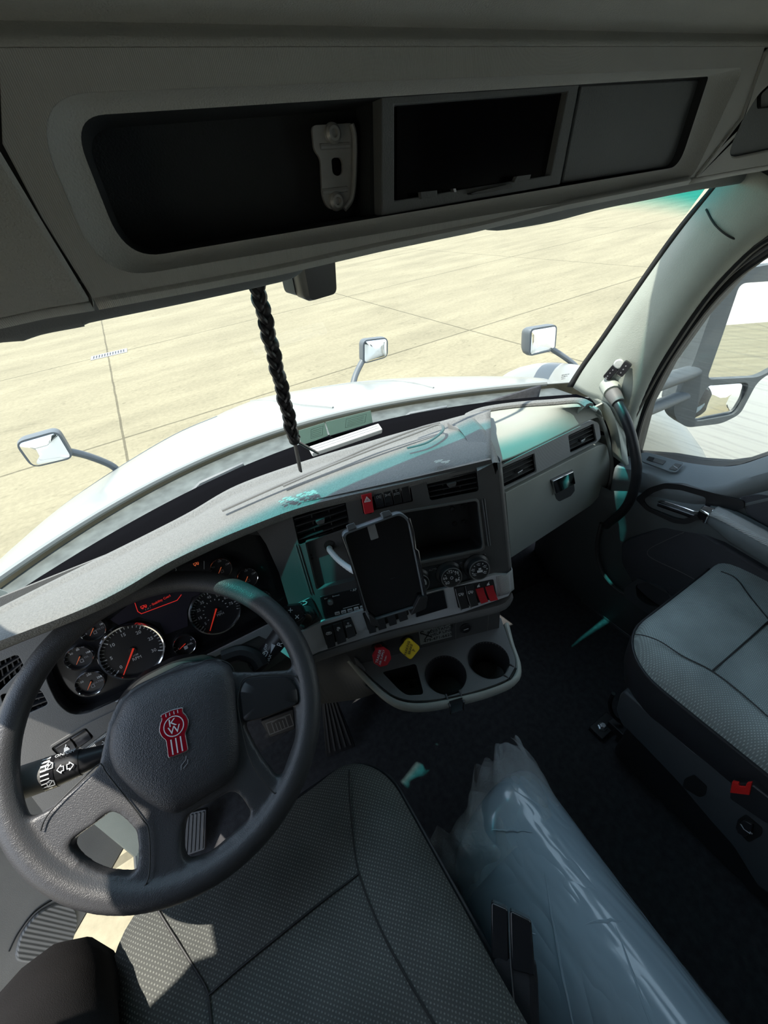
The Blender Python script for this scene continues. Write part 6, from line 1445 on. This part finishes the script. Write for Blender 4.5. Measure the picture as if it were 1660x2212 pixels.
# taut wrinkles of the wrap
bm = newbm()
for k in range(16):
    y0 = .08-.05*k+random.uniform(-.01, .01); a0 = random.uniform(.5, 2.2); a1 = a0+random.uniform(.25, .8); q = []
    for i in range(12):
        t = i/11; a = a0+(a1-a0)*t; y = y0-random.uniform(.0, .003)-.16*t*(1 if k % 2 else -.35)
        q.append(Vector((RC.x+.012*math.sin(y*7)+(RRAD*1.004)*math.cos(a), y+.03*math.sin(a+.6), RC.z+(RRAD*1.004)*math.sin(a))))
    tube(bm, q, [.0004+.0026*math.sin(PI*i/11) for i in range(12)], 6, flat=.5)
obj('wrap_creases', bm, M['roll'], RO)
# loose clear film bunched at the far end
def film(seed, e, ctr, n=44, m=16, r0=.15, r1=.05, y0=.10, y1=.40, lift=.0):
    random.seed(seed); ph = [random.uniform(0, 6.28) for _ in range(9)]; rr = []
    for j in range(m):
        t = j/(m-1); y = y0+(y1-y0)*t; rad = r0*(1-t)**.8+r1*t
        c = RC.lerp(Vector(ctr), t); rg = []
        for i in range(n):
            a = 2*PI*i/n
            w = 1+e*(.3+t)*(math.sin(5*a+ph[0]+t*2)*.5+math.sin(9*a+ph[1]-t*3)*.35+math.sin(14*a+ph[2]+t*5)*.2+math.sin(3*a+7*t+ph[3])*.3)
            rg.append(Vector((c.x+rad*w*math.cos(a), y+.014*math.sin(4*a+ph[4])*t+.006*math.sin(9*a+ph[5])*t, max(FLZ+.004, c.z+rad*w*math.sin(a)+lift*t))))
        rr.append(rg)
    bm = newbm(); loft(bm, rr, True, False); return obj('film_bunch', bm, M['film'], RO, ang=80, recalc=False)
film(5, .10, (.33, 0, -1.16), n=150, m=40, r1=.065, y1=.255); film(8, .16, (.37, 0, -1.14), n=150, m=40, r0=.14, r1=.042, y1=.26, lift=.01); film(11, .14, (.20, 0, -1.16), n=150, m=30, r0=.14, r1=.09, y0=.10, y1=.21)
# driver's belt buckle stalk
FB = Fr((.125, .03, -.80), 15, 0)
DB = thing('seat_belt_stalk', 'black seat belt buckle stalk standing beside the driver seat over the roll', 'seat belt buckle', tuple(atz(1110, 2212, -.95)))
pA, pB = atz(1104, 1972, -.86), atz(1112, 2260, -.90)
ax_ = (pA-pB).normalized(); G = Fr((0, 0, 0), 0, 0); G.P = pA; G.V = ax_; n_ = (-pA).normalized(); G.N = (n_-ax_*n_.dot(ax_)).normalized(); G.H = G.V.cross(G.N)
L_ = (pA-pB).length
bm = newbm(); loft(bm, [[G.p(u*s_, 0+v0, o) for u, o in ((-.029, -.01), (-.029, .008), (-.022, .016), (.022, .016), (.031, .008), (.031, -.01))] for v0, s_ in ((-.045, 1.04), (-.06, 1.08), (-.16, 1.0), (-L_, .9))]); obj('stalk_sleeve', bm, M['vinyl'], DB, bev=.002)
bm = newbm(); plate(bm, G, rnd([(-.028, -.05), (-.004, -.05), (-.004, .006), (-.028, .01)], .004), (), .016, -.008); obj('buckle_left', bm, M['blacks'], DB, bev=.002)
bm = newbm(); plate(bm, G, rnd([(-.001, -.055), (.030, -.055), (.028, .0), (-.001, .006)], .004), (), .019, -.006); obj('buckle_right', bm, M['blacks'], DB, bev=.002)
bm = newbm(); tube(bm, [G.p(-.002, .004, .0165), G.p(-.002, -.05, .0175), G.p(.004, -.12, .0165), G.p(.012, -L_, .013)], .0010, 6); obj('bright_edge', bm, M['steel'], DB)

# ================================================================== PEDALS, FOOT WELL
def pedal(px, z, lab, ribs, rot=0, nm='accelerator_pedal', cat='pedal'):
    P = [atz(x, y, zz) for (x, y), zz in zip(px, z)]
    t = thing(nm, lab, cat, tuple(P[3]))
    G = Fr((0, 0, 0), 0, 0); G.P = sum(P, Vector())/4; G.H = (P[1]-P[0]).normalized(); n_ = (P[1]-P[0]).cross(P[0]-P[3]).normalized()
    if n_.z < 0: n_ = -n_
    G.N = n_; G.V = n_.cross(G.H); uv = [((p-G.P).dot(G.H), (p-G.P).dot(G.V)) for p in P]
    bm = newbm(); plate(bm, G, rnd(uv, .006), (), .006, -.008); obj('pedal_plate', bm, M['black'], t, bev=.002)
    A, B, Cc, D = [Vector(p) for p in uv]
    bm = newbm()
    for i in range(ribs):
        k = (i+.7)/(ribs+.4); a, b = A.lerp(B, k).lerp(D.lerp(Cc, k), .06), A.lerp(B, k).lerp(D.lerp(Cc, k), .94)
        d = (b-a).normalized(); n2 = Vector((-d.y, d.x))*.0025; plate(bm, G, [tuple(a-n2), tuple(b-n2), tuple(b+n2), tuple(a+n2)], (), .0095, .005)
    obj('rubber_ribs', bm, M['dash_dark'], t, smooth=False); return t, G
pedal([(692, 1478), (712, 1472), (768, 1608), (705, 1635)], (-1.12, -1.12, -1.32, -1.32), 'long ribbed black accelerator pedal on the floor right of the steering wheel', 5)
t, G = pedal([(563, 1555), (634, 1528), (638, 1575), (584, 1590)], (-1.15, -1.15, -1.2, -1.2), 'square black brake pedal seen through the right gap of the steering wheel', 0, nm='brake_pedal')
bm = newbm(); k = .022
line(bm, G, rect(-.035, -.018, .035, .018), .003, .006, closed=True); line(bm, G, [(-.02, -.016), (-.02, .014), (.0, .018), (.02, .014), (.02, -.016)], .003, .006)
for x in (-.01, 0, .01): line(bm, G, [(x, -.015), (x, .008)], .0025, .006)
obj('tread_pattern', bm, M['dash_mid'], t, smooth=False)
pedal([(404, 1755), (448, 1745), (446, 1832), (398, 1850)], (-1.27, -1.27, -1.33, -1.33), 'ribbed black foot rest seen through the lower right gap of the steering wheel', 5, nm='foot_rest')
# teal sunlit crumb of the floor comes from sun through the tinted glass
# ================================================================== DRIVER'S DOOR (open) AND SILL
HG = Vector((-.50, .82, 0)); dphi = math.radians(45)
Gd = Fr((0, 0, 0), 0, 0); Gd.P = HG; Gd.H = Vector((-math.sin(dphi), -math.cos(dphi), 0)); Gd.V = Vector((0, 0, 1)); Gd.N = Gd.V.cross(Gd.H)
if Gd.N.dot(Vector((1, 0, 0))) < 0: Gd.N = -Gd.N
Gd.H = Gd.V.cross(Gd.N)      # right-handed: H now points to the hinge
LD = thing('driver_door', 'open grey driver door with round ribbed speaker grill, left of the seat', 'door', tuple(HG+Vector((0, 0, -1.36))))
def dpx(L, off=0): return [Gd.uv(x, y, off) for x, y in L]
bm = newbm(); plate(bm, Gd, rnd([(-1.05, -1.38), (0, -1.38), (0, -.62), (-1.05, -.52)], .05), (), 0, -.05); obj('door_shell', bm, M['white'], LD, bev=.004)
bm = newbm(); plate(bm, Gd, rnd([(-1.02, -1.35), (-.02, -1.35), (-.02, -.64), (-1.02, -.54)], .05), (), .02, -.002); obj('inner_panel', bm, M['door_open'], LD, bev=.008, seg=3)
bm = newbm(); plate(bm, Gd, rnd(dpx([(30, 2075), (42, 2020), (75, 1975), (118, 1950), (160, 1958), (168, 1990), (150, 2050), (120, 2090)], .022), .02), (), .026, .018); obj('speaker_grill', bm, M['grill'], LD, bev=.003)
bm = newbm(); q = [Gd.p(*Gd.uv(x, y, .022), .022) for x, y in [(20, 2055), (40, 2015), (75, 1970), (120, 1940)]]; tube(bm, spl(q, 5), .0015, 6); obj('panel_seam', bm, M['inkblack'], LD)
bm = newbm(); tube(bm, [Gd.p(-.02, -1.35, .01), Gd.p(-1.0, -1.35, .01)], .008, 8); obj('door_seal', bm, M['rubber'], LD)
# door opening sill, step and A post foot on the driver's side
bm = newbm(); box(bm, FLF, -.56, -.75, -.47, .80, .012, -.06); sl_ = struct(obj('trim_2', bm, M['pillar'], bev=.01))
STP = thing('cab_step', 'pale metal cab step outside the open driver door', 'step', (-.66, .2, -1.75))
bm = newbm(); box(bm, FLF, -.80, -.3, -.58, .55, -.36, -.40); obj('step_plate', bm, M['steel'], STP, bev=.006)
bm = newbm()
for i in range(9): box(bm, FLF, -.79, -.25+i*.085, -.59, -.225+i*.085, -.355, -.362)
obj('step_tread', bm, M['sill'], STP, smooth=False)
bm = newbm(); box(bm, FLF, -.60, -.4, -.56, .95, -.06, -.62); tag(obj('lower_cab_skirt', bm, M['white'], bev=.01), 'white lower cab skirt below the driver door opening', 'cab skirt')
bm = newbm(); rr = []
for z, x0, x1, y0, y1 in ((-1.35, -.57, -.46, .66, 1.0), (-1.1, -.57, -.45, .70, 1.0), (-.8, -.54, -.44, .74, .98), (-.56, -.53, -.43, .74, .9), (-.3, -.50, -.435, .64, .74), (-.05, -.48, -.435, .50, .64), (.1, -.48, -.435, .44, .6), (.32, -.48, -.435, .36, .6)):
    rr.append([Vector((x0, y0, z)), Vector((x1, y0, z)), Vector((x1, y1, z)), Vector((x0, y1, z))])
loft(bm, rr); struct(obj('wall_left', bm, M['pillar'], bev=.006))
bm = newbm(); box(bm, FLF, -.53, -.75, -.47, .45, 1.68, 1.32); struct(obj('trim_3', bm, M['headgrey']))
bm = newbm(); box(bm, FLF, -.53, -.80, -.47, -.30, 1.40, -.06); struct(obj('wall_left_rear', bm, M['headgrey']))
bm = newbm(); rr = resample([atx(62, 1700, -.47), atx(70, 1600, -.46), atx(95, 1660, -.45), atx(150, 1720, -.44), atx(240, 1760, -.43)], 10)
bm.free()
bm = newbm(); sheet(bm, [[Vector((-.455, .62, -.80)), Vector((-.36, .66, -.82)), Vector((-.28, .72, -.84))], [Vector((-.46, .70, -1.05)), Vector((-.38, .74, -1.05)), Vector((-.30, .82, -1.0))], [Vector((-.46, .72, -1.34)), Vector((-.40, .78, -1.34)), Vector((-.30, .9, -1.34))]]); obj('kick_panel', bm, M['dash_light'], DASH, ang=60, solid=.006)  # light colour stands in for sunlight on the panel

# ================================================================== PASSENGER SIDE MIRROR AND NEIGHBOURS
SM = thing('side_mirror', 'tall grey side mirror with two mirror plates outside the passenger window', 'mirror', tuple(atx(1400, 850, 1.22)))
def smp(L, X): return [atx(x, y, X) for x, y in L]
Gm = Fr((0, 0, 0), 0, 0); Gm.P = atx(1560, 760, 1.52); Gm.N = Vector((-.50, -.85, .12)).normalized(); Gm.H = Vector((.85, -.5, 0)).normalized(); Gm.V = Gm.N.cross(Gm.H)
def mp_(L, off=0): return [Gm.uv(x, y, off) for x, y in L]
ho = rnd(mp_([(1575, 590), (1640, 575), (1760, 560), (1760, 760), (1640, 820), (1600, 895), (1560, 915), (1485, 924), (1460, 905), (1455, 880), (1500, 780), (1535, 680)]), [.03, .02, .02, .02, .03, .02, .02, .02, .02, .02, .01, .03])
u_ = mp_([(1600, 612), (1780, 600), (1780, 740), (1640, 815), (1528, 820), (1560, 730)]); l_ = mp_([(1530, 832), (1620, 825), (1612, 860), (1590, 895), (1500, 912), (1510, 870)])
bm = newbm(); plate(bm, Gm, ho, [rnd(u_, .02), rnd(l_, .02)], 0, -.06); obj('housing', bm, M['grey_ext'], SM, bev=.012, seg=3)
bm = newbm(); c_ = Vector((sum(p[0] for p in ho)/len(ho), sum(p[1] for p in ho)/len(ho)))
loft(bm, [[Gm.p(u, v, -.055) for u, v in ho], [Gm.p(*(c_+(Vector(p)-c_)*.9), -.10) for p in ho], [Gm.p(*(c_+(Vector(p)-c_)*.6), -.13) for p in ho]]); obj('housing_back', bm, M['grey_ext'], SM, ang=60)
bm = newbm(); plate(bm, Gm, rnd(u_, .018), (), -.012, -.02); obj('upper_mirror_glass', bm, M['mirror'], SM)
bm = newbm(); cl = Vector((sum(p[0] for p in l_)/6, sum(p[1] for p in l_)/6)); ll = rnd(l_, .018)
loft(bm, [[Gm.p(*(cl+(Vector(p)-cl)*s_), o) for p in ll] for s_, o in ((1, -.012), (.8, -.006), (.5, -.001), (.2, .001), (.01, .0015))]); obj('lower_mirror_glass', bm, M['mirror'], SM, ang=60)
for a, b, r in (((1400, 835, 1.20), (1505, 800, 1.50), .030), ((1385, 890, 1.20), (1490, 850, 1.50), .024)):
    bm = newbm(); tube(bm, [atx(*a), atx(*b)], [r, r*.85], 14, flat=.8); obj('arm', bm, M['grey_ext'], SM)
# white van parked alongside
NT = thing('parked_van', 'plain white van parked beside the truck outside the passenger window', 'van', (3.9, -.8, -2.6))
G = Fr((0, 0, -2.6), 0, 90)
bm = newbm(); rr = []
for z, i in ((.35, .0), (.9, -.03), (1.35, 0.0), (1.75, .06), (2.02, .16), (2.06, .3)):
    rr.append([Vector((x, y, z-2.6)) for x, y in rnd([(2.95+i, -4.2), (4.85-i, -4.2), (4.85-i, 1.70-i), (2.95+i, 1.70-i)], .18)])
loft(bm, rr); obj('van_body', bm, M['van'], NT, ang=50)
bm = newbm(); tube(bm, [(2.945, -4, -1.55), (2.945, 1.5, -1.55)], .012, 6); obj('side_moulding', bm, M['van'], NT)
for y in (-3.3, .8):
    bm = newbm(); G2 = Fr((2.93, y, -2.26), 90, 0); lathe(bm, G2, [(.12, .0), (.22, .02), (.33, .0), (.34, -.2), (.1, -.22)], 32); obj('wheel', bm, M['rubber'], NT)

# ================================================================== PERSON: dark trouser leg at the lower left, unseen torso shaped to shade the seat
def skin(name, verts, edges, radii, m, parent=None, root=0, sub=2):
    me = bpy.data.meshes.new(name); base = Vector(verts[root]); me.from_pydata([tuple(Vector(v)-base) for v in verts], edges, [])
    o = bpy.data.objects.new(name, me); C.objects.link(o); o.location = base
    md = o.modifiers.new('skin', 'SKIN'); md.use_smooth_shade = True
    for i, r in enumerate(radii): me.skin_vertices[0].data[i].radius = (r, r*.95)
    me.skin_vertices[0].data[root].use_root = True
    md = o.modifiers.new('sub', 'SUBSURF'); md.levels = sub; md.render_levels = sub
    me.materials.append(m); return o
knee = Vector((-.445, .275, -.765))
V_ = [Vector((-.42, -.22, -.74)), Vector((-.42, -.08, -.755)), Vector((-.46, .13, -.74)), knee, Vector((-.50, .275, -.93)), Vector((-.56, .23, -1.15)), Vector((-.57, .18, -1.40)), Vector((-.59, .19, -1.62)), Vector((-.60, .27, -1.68)), Vector((-.60, .36, -1.70)),
      Vector((-.44, -.12, -.61)), Vector((-.47, .04, -.47)), Vector((-.49, .15, -.31)), Vector((-.48, .22, -.20)), Vector((-.46, .27, -.11)),
      Vector((-.42, .0, -.26)), Vector((-.39, -.10, -.42)), Vector((-.39, -.04, -.55)), Vector((-.40, .03, -.64)),
      Vector((-.64, .12, -.30)), Vector((-.66, .10, -.48)), Vector((-.56, .20, -.66))]
E_ = [(i, i+1) for i in range(9)]+[(0, 10), (10, 11), (11, 12), (12, 13), (13, 14), (12, 15), (15, 16), (16, 17), (17, 18), (12, 19), (19, 20), (20, 21)]
pr_o = skin('person', V_, E_, [.12, .105, .108, .092, .075, .068, .06, .05, .045, .04, .14, .165, .165, .13, .09, .055, .045, .038, .03, .055, .045, .038], M['cloth'])
tag(pr_o, 'person in dark clothes, bent knee at the lower left beside the driver seat', 'person')
M['skin'] = mat('skin', (0.35, 0.2, 0.14), 0.5)
hd = skin('head', [(-.46, .27, -.10), (-.46, .28, -.02), (-.46, .29, .06), (-.46, .29, .13)], [(0, 1), (1, 2), (2, 3)], [.05, .062, .085, .07], M['skin'])
hd.parent = pr_o; hd.location = Vector((-.46, .27, -.10))-pr_o.location
hv = [(-.40, .03, -.64), (-.405, .07, -.66), (-.41, .11, -.665)]; he = [(0, 1), (1, 2)]; hr_ = [.026, .032, .026]
for k, (dx, L5) in enumerate(((-.022, .030), (-.007, .040), (.008, .036), (.022, .026))):
    i0 = len(hv); hv += [(-.41+dx, .13, -.668), (-.41+dx*1.1, .13+L5, -.672), (-.41+dx*1.15, .14+L5*1.6, -.685)]; he += [(2, i0), (i0, i0+1), (i0+1, i0+2)]; hr_ += [.010, .009, .008]
i0 = len(hv); hv += [(-.375, .09, -.668), (-.362, .12, -.675)]; he += [(1, i0), (i0, i0+1)]; hr_ += [.012, .010]
hn = skin('hand', hv, he, hr_, M['skin']); hn.parent = pr_o; hn.location = Vector(hv[0])-pr_o.location
tx_ = bpy.data.textures.new('folds', 'CLOUDS'); tx_.noise_scale = .12
md = pr_o.modifiers.new('folds', 'DISPLACE'); md.texture = tx_; md.strength = .045; md.mid_level = .5
bt = skin('boot', [(-.60, .17, -1.56), (-.60, .20, -1.66), (-.60, .29, -1.69), (-.60, .38, -1.70)], [(0, 1), (1, 2), (2, 3)], [.062, .062, .055, .048], M['boot'])
bt.parent = pr_o; bt.location = Vector((-.60, .17, -1.56))-pr_o.location

# ------------------------------------------------------------------ lift everything to its height over the yard
for o in bpy.data.objects:
    if o.parent is None and o.type in {'MESH', 'EMPTY'}: o.location.z += LIFT
